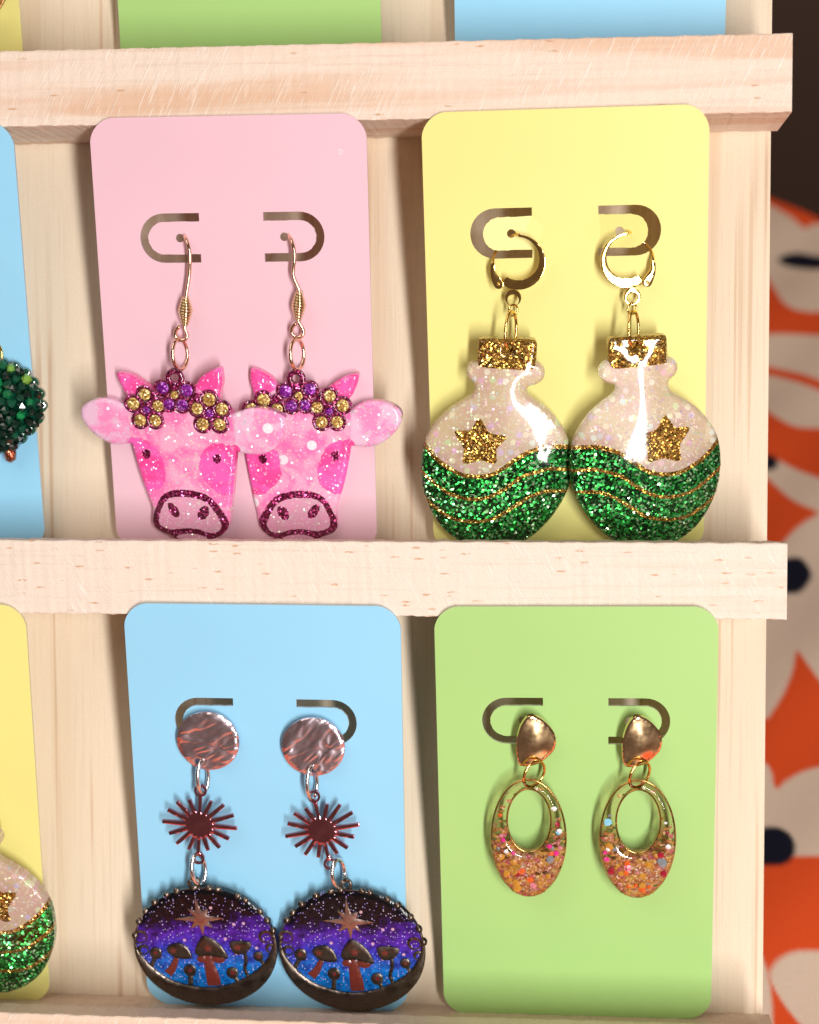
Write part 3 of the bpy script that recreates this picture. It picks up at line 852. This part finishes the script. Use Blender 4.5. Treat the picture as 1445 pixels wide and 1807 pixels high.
    hole_p = ellipse(0, 0, 0.85)
    cw = lambda p: cow_poly(p, mir)
    pr = Matrix.Translation(Vector(P(hole[0], hole[1], -lift))) if False else None
    objs = plate([
        ('cow_head', [cw(head)], M['cow_pink'], None),
        ('ear', [cw(earL)], M['cow_ear'], 0), ('ear', [cw(earR)], M['cow_ear'], 0),
        ('horn', [cw(hornL)], M['cow_hot'], 0), ('horn', [cw(hornR)], M['cow_hot'], 0),
        ('cheek_patch', [jag(cw(cheekL), 0.22)], M['cow_hot'], 0), ('cheek_patch', [jag(cw(cheekR), 0.22, 2)], M['cow_hot'], 0),
        ('snout_outline', [jag(cw(sn_o), 0.07)], M['magenta_glit'], 0), ('snout', [jag([(q[0] * 0.965 + 0.035 * cow_pt((875, 1215), mir)[0], q[1] * 0.955 + 0.045 * cow_pt((875, 1215), mir)[1]) for q in cw(sn_i)], 0.09)], M['cow_snout'], 0), ('mouth', [cw(mouth)], M['cow_snout'], 0),
        ('nostril', [jag(nL, 0.10)], M['magenta_glit'], 0), ('nostril', [jag(nR, 0.10)], M['magenta_glit'], 0),
        ('eye', [jag(eL, 0.16)], M['magenta_glit'], 0), ('eye', [jag(eR, 0.16)], M['magenta_glit'], 0),
    ], [hole_p], rounded(2.6, 0.55, 0.25, 2.5), grid=0.65, parent=root, domain=(0, 1, 2, 3, 4), base_wins=(1, 2, 3, 4))
    hd = objs[0]
    loc = P(hole[0], hole[1], -lift)
    hd.location = [q * MM for q in loc]; hd.rotation_euler = (math.radians(2.0), -roll, math.radians(yaw))
    # flower crown on top of the forehead
    petals = [(505, 370, 48, 'g'), (598, 300, 45, 'g'), (695, 385, 44, 'g'), (550, 495, 46, 'g'), (665, 495, 46, 'g'), (605, 415, 29, 'p'),
              (740, 250, 46, 'p'), (920, 265, 48, 'p'), (780, 370, 41, 'p'), (880, 375, 43, 'p'), (825, 300, 31, 'g'),
              (1085, 330, 50, 'g'), (1180, 400, 48, 'g'), (990, 400, 45, 'g'), (1025, 515, 48, 'g'), (1155, 515, 48, 'g'), (1085, 432, 31, 'p')]
    discs = []
    petals = [(x, y, r * 0.99, c) for (x, y, r, c) in petals]
    for (x, y, r, c) in petals:
        if r > 33: discs.append(ellipse(*cow_pt((x, y), mir), (r + 22) * KC))
        else: discs.append(ellipse(*cow_pt((x, y), mir), (r + 34) * KC))
    discs += [ellipse(0, 0, 70 * KC), ellipse(*cow_pt((838, 235), mir), 62 * KC), ellipse(*cow_pt((640, 330), mir), 62 * KC), ellipse(*cow_pt((970, 340), mir), 62 * KC)]
    wells = [ellipse(*cow_pt((x, y), mir), r * KC) for (x, y, r, c) in petals]
    cr = plate([('flower_crown', discs, M['magenta_glit'], None)], [ellipse(0, 0, 0.88)] + wells, rounded(0.8, 0.4), grid=0.6, parent=root)[0]
    cr.location = hd.location; cr.rotation_euler = hd.rotation_euler
    off = -2.82
    for v in cr.data.vertices: v.co.y += off * MM
    # petals: shallow domes of glitter set in the crown
    for (x, y, r, c) in petals:
        r = r * 0.97
        px, pz = cow_pt((x, y), mir)
        V, F = [(px, off - 0.50, pz)], []
        for a, (kr, ky) in enumerate(((0.6, -0.49), (0.92, -0.45), (1.0, -0.36))):
            for i in range(16):
                t = 2 * PI * i / 16; V.append((px + r * KC * kr * cos(t), off + ky, pz + r * KC * kr * sin(t)))
        for i in range(16): F.append((0, 1 + i, 1 + (i + 1) % 16))
        for a in range(2):
            for i in range(16):
                s = 1 + a * 16; F.append((s + i, s + 16 + i, s + 16 + (i + 1) % 16, s + (i + 1) % 16))
        mesh_obj('petal', V, F, M['petal_gold' if c == 'g' else 'petal_purple'], cr)
    return root

make_cow(False, (-131.6, 41.6), (-129.2, 71.7), (-129.42, 55.91), (-130.7, 50.7), (-131.2, 46.2), 0.0, 2.3, 'pink glitter cow head earring whose ear laps over the other cow', yaw=-6.0)
make_cow(True, (-105.0, 40.9), (-106.1, 71.5), (-104.09, 56.81), (-104.6, 51.2), (-104.85, 46.0), 0.0, 0.35, 'pink glitter cow head earring with one ear tucked behind the other cow', yaw=-1.5)

# ------------------------------------------------------------------ bottle earrings
KB = 1 / 20.4
def make_bottle(mir, row, hole, label, lift=4.6, tip=0.085, roll=0.0, yaw=0.0, hoop_yaw=-5, lever=None, group='potion bottle earrings'):
    """hole: cork hole in card coordinates; lever: ring centre"""
    lx, lz = lever
    root = empty('bottle_earring', card_frame(row, lx, lz + 6.0, CF), label, 'earring', group)
    def P(x, z, y): return (x - lx, y, z - (lz + 6.0))
    s = -1 if mir else 1
    bp = lambda p: ((p[0] - 432) * KB * s, -(p[1] - 130) * KB)
    bs = lambda pts, step=0.4: smooth_closed([bp(p) for p in pts], step)
    cork = [(297, 110), (300, 92), (318, 82), (420, 85), (530, 88), (552, 97), (557, 120), (552, 180), (545, 208), (520, 222), (420, 215), (310, 206), (296, 190), (294, 150)]
    glass = [(300, 190), (262, 195), (245, 225), (252, 258), (280, 288), (282, 312), (265, 342), (220, 370), (160, 410), (105, 465), (62, 530), (40, 600), (32, 680), (36, 760), (55, 840), (88, 915), (130, 975), (190, 1028), (270, 1066), (350, 1080), (430, 1068), (520, 1022), (590, 960), (650, 880), (694, 790), (712, 700), (710, 610), (688, 530), (640, 450), (580, 390), (530, 352), (512, 325), (520, 303), (558, 290), (586, 265), (590, 230), (572, 205), (545, 196), (420, 190)]
    below = [bp(p) for p in [(-20, 520), (45, 560), (100, 625), (160, 670), (220, 700), (290, 708), (350, 700), (400, 675), (460, 630), (520, 595), (600, 575), (680, 578), (760, 590), (780, 1200), (-40, 1200)]]
    w1 = [(0, 500), (45, 556), (100, 622), (160, 668), (220, 698), (290, 707), (350, 698), (400, 672), (460, 628), (520, 594), (600, 574), (680, 578), (740, 590)]
    w2 = [(0, 650), (35, 690), (90, 740), (150, 785), (220, 810), (290, 815), (350, 800), (420, 760), (480, 715), (550, 690), (620, 678), (740, 694)]
    w3 = [(30, 800), (80, 850), (140, 895), (200, 920), (290, 925), (370, 905), (440, 860), (520, 810), (600, 785), (740, 795)]
    st = [bp(p) for p in [(300, 436), (342, 498), (418, 522), (376, 578), (370, 645), (302, 632), (226, 646), (228, 575), (188, 500), (255, 490)]]
    wl = lambda pts, wd: ribbon([bp(p) for p in pts], wd)
    objs = plate([
        ('bottle', [bs(glass)], M['pearl'], None),
        ('cork', [bs(cork)], M['gold_glit'], 0),
        ('wave', [dense(below, 0.5)], M['green_glit'], 0),
        ('gold_line', [wl(w1, 0.95)], M['gold_glit'], 0), ('gold_line', [wl(w2, 0.8)], M['gold_glit'], 0), ('gold_line', [wl(w3, 0.8)], M['gold_glit'], 0),
        ('star', [jag(smooth_closed(st, 0.5), 0.12)], M['gold_glit'], 0),
    ], [ellipse(0, 0, 0.85)], rounded(2.6, 0.7, 1.9, 4.5), grid=0.55, parent=root, domain=(0, 1), relax=60, fixed=0.75)
    b = objs[0]
    b.location = [q * MM for q in P(hole[0], hole[1], -lift)]
    b.rotation_euler = (tip, -roll, math.radians(yaw))
    # lever-back ear hoop: a flat crescent ring with a hinged lever and a loop below
    y = -2.2
    R = 5.9
    out, inn = [], []
    a0, a1 = math.radians(88), math.radians(-128)
    n = 46
    for i in range(n + 1):
        t = a0 + (a1 - a0) * i / n; k = i / n
        wdt = 0.5 + 1.75 * sin(PI * min(1, k * 0.66)) ** 1.4 * (0.5 + 0.5 * k)
        out.append((s * R * cos(t), R * sin(t))); inn.append((s * (R - wdt) * cos(t), (R - wdt) * sin(t)))
    cres = out + inn[::-1]
    c = P(lx, lz, 0)
    lo_ = plate([('ear_hoop', [cres, ellipse(s * -1.1, -R - 1.75, 1.78)], M['gold'], None)], [ellipse(s * -1.1, -R - 2.25, 1.25)], rounded(0.8, 0.06), grid=0.4, parent=root)[0]
    lo_.location = [q * MM for q in (c[0], y, c[2])]
    lo_.rotation_euler = (0, 0, math.radians(hoop_yaw))
    # lever with rivet
    lev = [(-4.9, -0.3), (-4.3, -0.1), (-4.15, -1.6), (-3.1, -3.1), (-2.75, -3.9), (-3.3, -4.6), (-4.1, -4.5), (-4.6, -3.6), (-5.0, -2.0)]
    lv = plate([('lever', [smooth_closed([(s * (x * 1.25 + 0.3), z * 1.22) for x, z in lev], 0.3)], M['gold'], None)], [], rounded(1.0, 0.08), grid=0.4, parent=root)[0]
    lv.location = [q * MM for q in (c[0], y - 0.35, c[2])]; lv.rotation_euler = lo_.rotation_euler
    V, F = [(0, -0.42, 0)], []
    for kr, ky in ((0.55, -0.3), (0.75, 0.0)):
        for i in range(14):
            t = 2 * PI * i / 14; V.append((kr * 0.62 * cos(t), ky, kr * 0.62 * sin(t)))
    F = [(0, 1 + i, 1 + (i + 1) % 14) for i in range(14)] + [(1 + i, 15 + i, 15 + (i + 1) % 14, 1 + (i + 1) % 14) for i in range(14)]
    rv = mesh_obj('rivet', V, F, M['gold'], lv, loc=(s * -4.15, -1.0, -4.6))
    # thin post from the front of the hoop back through the card and down to the lever
    post = [(s * 0.2, -0.4, R - 0.2), (s * -0.3, 0.6, R + 0.05), (s * -1.8, 2.6, R - 0.8), (s * -4.0, 3.4, 3.0), (s * -5.2, 2.0, 1.6), (s * -5.5, 0.4, 0.2), (s * -5.4, -0.3, -0.8)]
    tube('post', [Vector((c[0] + q[0], y + q[1], c[2] + q[2])) for q in smooth_open(post, 0.4)], 0.33, M['gold'], root)
    lp = (lx - s * 1.1, lz - R - 2.25)
    ring('jump_ring', P(lp[0] - s * 0.05, lp[1] - 2.2, y - 0.4), 1.1, 1.2, 0.24, M['gold'], root, turn=math.radians(30))
    zc = (lp[1] - 2.6 + hole[1]) / 2
    ring('jump_ring', P((lp[0] + hole[0]) / 2, zc, -lift - 1.3), 2.4, (lp[1] - 2.6 - hole[1]) / 2 + 0.55, 0.34, M['gold'], root, turn=math.radians(62), tip=-0.04 * s)
    return root

make_bottle(False, 0, (-58.0, 47.8), 'green glitter bottle earring with gold star, its hoop dark gold', lever=(-55.9, 65.8), yaw=2)
make_bottle(True, 0, (-31.0, 48.3), 'green glitter bottle earring with white window glare, overlapping its twin', lever=(-32.6, 65.9), lift=5.6, yaw=8, hoop_yaw=8.5)
make_bottle(True, -1, (-181.6, 50.0), 'green glitter bottle earring hanging on the yellow card of the lowest row', lever=(-183.2, 68.2), roll=-0.03)

# ------------------------------------------------------------------ mushroom earrings
def make_mushroom(row, disc_c, burst_c, burst_roll, pend_c, prx, prz, roll, label, lift):
    root = empty('mushroom_earring', card_frame(row, disc_c[0], disc_c[1], CF), label, 'earring', 'mushroom pendant earrings')
    def P(x, z, y): return (x - disc_c[0], y, z - disc_c[1])
    hz = -5.4
    dsc = plate([('stud_disc', [ellipse(0, 0, 7.05, 6.9, n=60)], M['hammered'], None)], [ellipse(-0.9, hz, 0.62)], rounded(1.1, 0.35), grid=0.8, parent=root)[0]
    dsc.location = (0, -1.2 * MM, 0); dsc.rotation_euler = (0, roll * 8, 0)
    hx = disc_c[0] - 0.9; hzz = disc_c[1] + hz
    # sunburst: small disc with sixteen tapering rays and a loop at each end
    rays = []
    tips = [(0.0, 8.6), (22, 8.3), (45, 7.6), (67, 6.5), (113, 6.4), (136, 7.4), (158, 7.9), (180, 8.5), (202, 7.4), (225, 7.2), (250, 6.6), (290, 6.4), (313, 7.0), (338, 7.4)]
    polys = [ellipse(0, 0, 3.2, 2.95)]
    for a, L in tips:
        a = math.radians(a)
        polys.append(ribbon([(0, 0), (L * 0.5 * cos(a), L * 0.5 * sin(a)), (L * cos(a), L * sin(a))], lambda t: 1.15 - 0.35 * t))
    up, dn = 8.3, -8.2
    polys += [ribbon([(0, 0), (0, up - 0.9)], 0.75), ribbon([(0, 0), (0, dn + 0.9)], 0.75), ellipse(0, up, 1.45), ellipse(0, dn, 1.45)]
    bu = plate([('sunburst', polys, M['reflection_steel'], None)], [ellipse(0, up, 0.95), ellipse(0, dn, 0.95)], rounded(0.8, 0.12), grid=0.8, parent=root)[0]
    bu.location = [q * MM for q in P(burst_c[0], burst_c[1], -2.6)]; bu.rotation_euler = (math.radians(-1), -burst_roll, 0)
    ux, uz = burst_c[0] - up * sin(burst_roll), burst_c[1] + up * cos(burst_roll)
    dx, dz = burst_c[0] - dn * sin(burst_roll), burst_c[1] + dn * cos(burst_roll)
    ring('jump_ring', P((hx + ux) / 2, (hzz + uz) / 2, -2.4), 1.7, (hzz - uz) / 2 + 0.75, 0.5, M['silver'], root, turn=math.radians(58))
    # pendant
    px, pz = pend_c
    E = lambda x, y: ((x - 1050) / 345 * prx, -(y - 458) / 292 * prz)
    base = plate([('pendant', [ellipse(0, 0, prx - 0.3, prz - 0.3, n=90)], M['enamel'], None)], [], rounded(1.7, 0.3, 0.0), grid=1.0, parent=root)[0]
    base.location = [q * MM for q in P(px, pz, -lift)]; base.rotation_euler = (math.radians(3), -roll, 0)
    def piece(name, polys, mat, T=0.6, r=0.15, holes=(), y=-1.62, parent=base):
        o = plate([(name, polys, mat, None)], holes, rounded(T, r), grid=0.6, parent=parent, y0=y)[0]
        return o
    # rim with crescent: outer ellipse minus the inner opening
    inner = [E(*p) for p in [(722, 470), (780, 556), (860, 620), (960, 652), (1050, 662), (1150, 645), (1250, 600), (1326, 540), (1368, 470), (1378, 400), (1360, 330), (1315, 265), (1250, 215), (1160, 180), (1050, 170), (940, 182), (850, 217), (785, 268), (740, 335), (720, 400)]]
    piece('crescent_rim', [ellipse(0, 0, prx, prz, n=100)], M['bronze'], 0.9, 0.25, [smooth_closed(inner, 0.5)], y=-1.5)
    # clouds / leaf beads over the top of the rim
    for i in range(14):
        a = math.radians(12 + 156 * i / 13 + rng.uniform(-3, 3))
        bx, bz = (prx - 0.15) * cos(a), (prz - 0.15) * sin(a)
        piece('bead', [ellipse(bx, bz, rng.uniform(0.6, 0.85), rng.uniform(0.7, 1.0), a, n=18)], M['bronze'], 1.2, 0.6, y=-1.2)
    top = E(1035, 168)
    piece('hanging_loop', [ellipse(top[0] - 0.4, prz + 0.9, 1.45)], M['bronze'], 1.0, 0.3, [ellipse(top[0] - 0.4, prz + 0.9, 0.8)], y=-0.8)
    ring('jump_ring', P((dx + px - 0.8) / 2, (dz + pz + prz + 0.9) / 2, -3.0), 1.9, (dz - (pz + prz + 0.9)) / 2 + 0.9, 0.52, M['silver'], root, turn=math.radians(52), tip=0.1)
    starp = [E(*p) for p in [(1026, 212), (1048, 278), (1082, 270), (1072, 302), (1160, 318), (1072, 334), (1095, 364), (1056, 350), (1046, 405), (1030, 350), (988, 368), (1008, 332), (915, 318), (1010, 302), (985, 268), (1022, 280)]]
    piece('star', [dense(starp, 0.4)], M['star_bronze'], 0.5, 0.12)
    def mush(cap, stem, stem_mat, w, cy=-1.62, red=None, gills=()):
        if stem: piece('mushroom_stem', [ribbon([E(*p) for p in stem], w)], stem_mat, 0.5, 0.25)
        for gx, gy, a, b_ in gills: piece('gill', [ellipse(*E(gx, gy), a, b_)], M['red_enamel'], 0.55, 0.25)
        piece('mushroom_cap', [smooth_closed([E(*p) for p in cap], 0.35)], M['bronze'], 0.6, 0.15)
        if red: piece('cap_star', [dense(star_poly(*E(red[0], red[1]), red[2], red[2] * 0.5), 0.3)], M['maroon_enamel' if red[2] < 0.8 else 'red_enamel'], 0.75, 0.12)
    circ = lambda x, y, r: [(x + r * cos(t), y + r * sin(t)) for t in [2 * PI * i / 10 for i in range(10)]]
    mush([(1048, 405), (1100, 430), (1135, 470), (1152, 515), (1110, 512), (1060, 500), (1010, 502), (998, 480), (1015, 440)], [(1056, 500), (1060, 560), (1068, 610), (1072, 655)], M['red_enamel'], lambda t: 1.7 + 2.2 * t - 1.0 * t ** 6, red=(1062, 463, 1.15), gills=((1027, 520, 1.25, 0.95), (1106, 520, 1.6, 1.1)))
    mush([(862, 470), (880, 447), (925, 438), (962, 465), (977, 510), (930, 516), (885, 502)], [(905, 510), (880, 560), (852, 592)], M['red_enamel'], lambda t: 1.0 + 1.2 * t, red=(893, 472, 0.9))
    mush(circ(806, 487, 29), [(800, 510), (785, 535), (775, 555)], M['bronze'], 1.0, red=(806, 482, 0.7))
    mush(circ(962, 575, 30), [(962, 600), (957, 650)], M['bronze'], 1.1, red=(965, 572, 0.6))
    mush(circ(1166, 590, 29), [(1175, 610), (1195, 648)], M['bronze'], 0.9, red=(1168, 586, 0.75))
    mush([(1168, 440), (1215, 430), (1270, 440), (1262, 470), (1225, 495), (1185, 490)], [(1235, 480), (1238, 530), (1228, 570), (1242, 620)], M['bronze'], 0.8, red=(1205, 460, 1.0))
    mush(circ(1300, 508, 24), [(1308, 525), (1325, 560)], M['bronze'], 0.8, red=(1302, 506, 0.6))
    for (x, y, r) in ((738, 405, 34), (748, 470, 26), (1343, 412, 32), (1362, 470, 24)):
        c = E(x, y)
        piece('curl', [ellipse(c[0], c[1], r / 20.2 + 0.05)], M['bronze'], 0.5, 0.2, [ellipse(c[0] + 0.15, c[1] - 0.2, r / 20.2 - 0.42)])
    return root

make_mushroom(-1, (-124.85, 67.4), (-127.6, 47.6), -0.08, (-127.7, 17.4), 16.7, 15.4, 0.04, 'round mushroom night sky earring with a strongly hammered bright stud', 1.6)
make_mushroom(-1, (-101.2, 66.4), (-99.75, 46.8), 0.19, (-93.8, 17.2), 16.8, 15.8, -0.015, 'round mushroom night sky earring hung from a tilted sunburst', 1.3)

# ------------------------------------------------------------------ oval hoop earrings
def make_hoop(row, stud_c, hoop_c, label, seed, group='oval resin hoop earrings'):
    r = random.Random(seed)
    root = empty('hoop_earring', card_frame(row, stud_c[0], stud_c[1], CF), label, 'earring', group)
    def P(x, z, y): return (x - stud_c[0], y, z - stud_c[1])
    # concave pebble stud: dish with a turned-up rim
    ol = smooth_closed([((x - 400) / 30.6, -(y - 335) / 29.2) for x, y in [(350, 155), (412, 166), (470, 212), (518, 275), (533, 340), (520, 400), (470, 455), (400, 495), (340, 506), (290, 495), (272, 440), (268, 350), (280, 270), (305, 205)]], 0.4)
    def dish(d):
        rim = np.exp(-((d - 0.25) / 0.22) ** 2) * 0.28
        return 0.9 + rim * 0.7 + 1.1 * np.clip(d / 4.6, 0, 1) * (2 - np.clip(d / 4.6, 0, 1))
    sdd = plate([('stud', [ol], M['gold_matte'], None)], [], dish, grid=0.4, parent=root, relax=80, fixed=0.7)[0]
    sdd.location = (0, -2.4 * MM, 0); sdd.rotation_euler = (math.radians(3), 0, math.radians(9))
    tube('stud_post', [Vector((0, -2.2, 0.5)), Vector((0, 6, 0.5))], 0.45, M['gold'], root)
    # resin hoop
    outer = ellipse(0, 0, 8.25, 14.0, n=110); innr = ellipse(0.1, 4.2, 4.75, 7.5, n=80)
    y = -3.2
    body = plate([('resin_hoop', [outer], M['hoop_resin'], None)], [innr], rounded(2.6, 0.8, 0.7, 2.0), grid=0.55, parent=root)[0]
    hl = P(hoop_c[0], hoop_c[1], y)
    body.location = [q * MM for q in hl]
    body.rotation_euler = (0, 0, 0)
    for nm, (cx, cz, rx, rz) in (('outer_rim', (0, 0, 8.2, 13.95)), ('inner_rim', (0.1, 4.2, 4.8, 7.55))):
        n = 90
        tube(nm, [Vector((cx + rx * cos(2 * PI * i / n), -1.5, cz + rz * sin(2 * PI * i / n))) for i in range(n)], 0.22, M['amber_rim'], body, closed=True, seg=8)
    # larger chips of foil and glass set in the resin
    keys = ['pink', 'ruby', 'sky', 'grey', 'amber', 'rose', 'white', 'orange', 'pink', 'rose', 'amber', 'grey']
    made = 0; tries = 0
    while made < 34 and tries < 3000:
        tries += 1
        a = r.uniform(0, 2 * PI); q = math.sqrt(r.uniform(0.2, 0.80))
        x, z = 8.25 * q * cos(a), 14 * q * sin(a)
        if ((x - 0.1) / 5.7) ** 2 + ((z - 4.2) / 8.5) ** 2 < 1 or z > 8.0: continue
        s = r.uniform(0.4, 1.05)
        n = r.randint(5, 7); ph = r.uniform(0, 6)
        tl = (r.uniform(-0.4, 0.4), r.uniform(-0.4, 0.4))
        V = []
        for k in range(n):
            t = ph + 2 * PI * k / n; rr = s * r.uniform(0.75, 1.1)
            V.append((x + rr * cos(t), -3.25 + rr * (tl[0] * cos(t) + tl[1] * sin(t)) * 0.4, z + rr * sin(t)))
        V.append((x, -3.62, z))
        F = [((k + 1) % n, k, n) for k in range(n)]
        F = [f[::-1] for f in F] + [tuple(range(n))[::-1]]
        mesh_obj('flake', V, F, FLAKES[r.choice(keys if z > -5 else ['amber', 'rose', 'orange', 'amber', 'ruby'])], body, smooth=False); made += 1
    # linking ring
    ring('jump_ring', P(stud_c[0] - 0.35, (stud_c[1] - 5.0 + hoop_c[1] + 12.6) / 2, -3.9), 2.75, 3.1, 0.36, M['gold'], root, turn=math.radians(38), tip=-0.25)
    return root
make_hoop(-1, (-52.0, 69.1), (-53.55, 46.7), 'oval resin hoop earring with blue and amber flakes on a gold pebble stud', 5)
make_hoop(-1, (-29.1, 69.3), (-29.7, 47.0), 'oval resin hoop earring with magenta flakes on a gold pebble stud', 8)
make_hoop(1, (-176.0, 51.0), (-177.1, 28.5), 'oval resin hoop earring on the yellow card of the uppermost ledge', 12)

# ------------------------------------------------------------------ green beaded tree earring
def make_tree():
    r = random.Random(4)
    root = empty('tree_earring', card_frame(0, -173.6, 22.0, CF), 'dark green beaded tree earring on the blue card', 'earring')
    # crown backing with scalloped edge
    lobes = []
    cx, cz = 0.0, 12.4
    pinch = lambda q: 1 - 0.5 * max(0.0, -q) ** 1.6
    for i in range(22):
        a = 2 * PI * i / 22
        lobes.append(ellipse(cx + 9.4 * cos(a) * pinch(sin(a)), cz + 9.6 * sin(a), 1.5))
    bk = plate([('crown', [[(x * pinch((z - cz) / 9.8), z) for x, z in ellipse(cx, cz, 9.8)]] + lobes, M['gem'], None)], [], rounded(1.6, 0.5), grid=1.0, parent=root, y0=-0.6)[0]
    # faceted gems
    ico = []
    g = (1 + 5 ** 0.5) / 2
    base = [(-1, g, 0), (1, g, 0), (-1, -g, 0), (1, -g, 0), (0, -1, g), (0, 1, g), (0, -1, -g), (0, 1, -g), (g, 0, -1), (g, 0, 1), (-g, 0, -1), (-g, 0, 1)]
    tri = [(0, 11, 5), (0, 5, 1), (0, 1, 7), (0, 7, 10), (0, 10, 11), (1, 5, 9), (5, 11, 4), (11, 10, 2), (10, 7, 6), (7, 1, 8), (3, 9, 4), (3, 4, 2), (3, 2, 6), (3, 6, 8), (3, 8, 9), (4, 9, 5), (2, 4, 11), (6, 2, 10), (8, 6, 7), (9, 8, 1)]
    L = math.sqrt(1 + g * g)
    first = mesh_obj('gem', [tuple(1.15 * q / L for q in v) for v in base], tri, M['gem'], root, smooth=False)
    me = first.data; k = 0
    rings = [(0, 1), (2.0, 6), (4.0, 12), (6.0, 18), (8.0, 24), (9.7, 28)]
    for rad, n in rings:
        for i in range(n):
            a = 2 * PI * i / n + rad
            x, z = cx + rad * cos(a) * pinch(rad * sin(a) / 10) + r.uniform(-.25, .25), cz + rad * sin(a) * 1.02 + r.uniform(-.25, .25)
            o = first if k == 0 else bpy.data.objects.new('gem', me)
            if k: col.objects.link(o); o.parent = root
            k += 1
            hgt = 2.2 + 2.0 * math.sqrt(max(0, 1 - (rad / 10.4) ** 2))
            o.location = (x * MM, -hgt * MM, z * MM)
            o.rotation_euler = (r.uniform(0, 6), r.uniform(0, 6), r.uniform(0, 6))
            sc = r.uniform(0.85, 1.15); o.scale = (sc, sc, sc)
    tube('trunk', [Vector((1.6, -2.2, 3.2)), Vector((1.7, -2.4, 1.6)), Vector((1.7, -2.3, 0.2)), Vector((1.7, -2.2, -0.6))], lambda t: 1.25 * (1 - t ** 4) + 0.25, M['trunk'], root, seg=14)
    ring('jump_ring', (0, -1.8, 24.2), 1.8, 2.6, 0.35, M['gold'], root, turn=1.0)
    tube('ear_wire', smooth_open([(0, -2, 26), (0, -2.4, 30), (0.3, -3.2, 40), (0.6, -3, 47), (0.2, -1, 49.5), (0, 2.5, 49.6)], 0.5), 0.36, M['gold'], root)
make_tree()
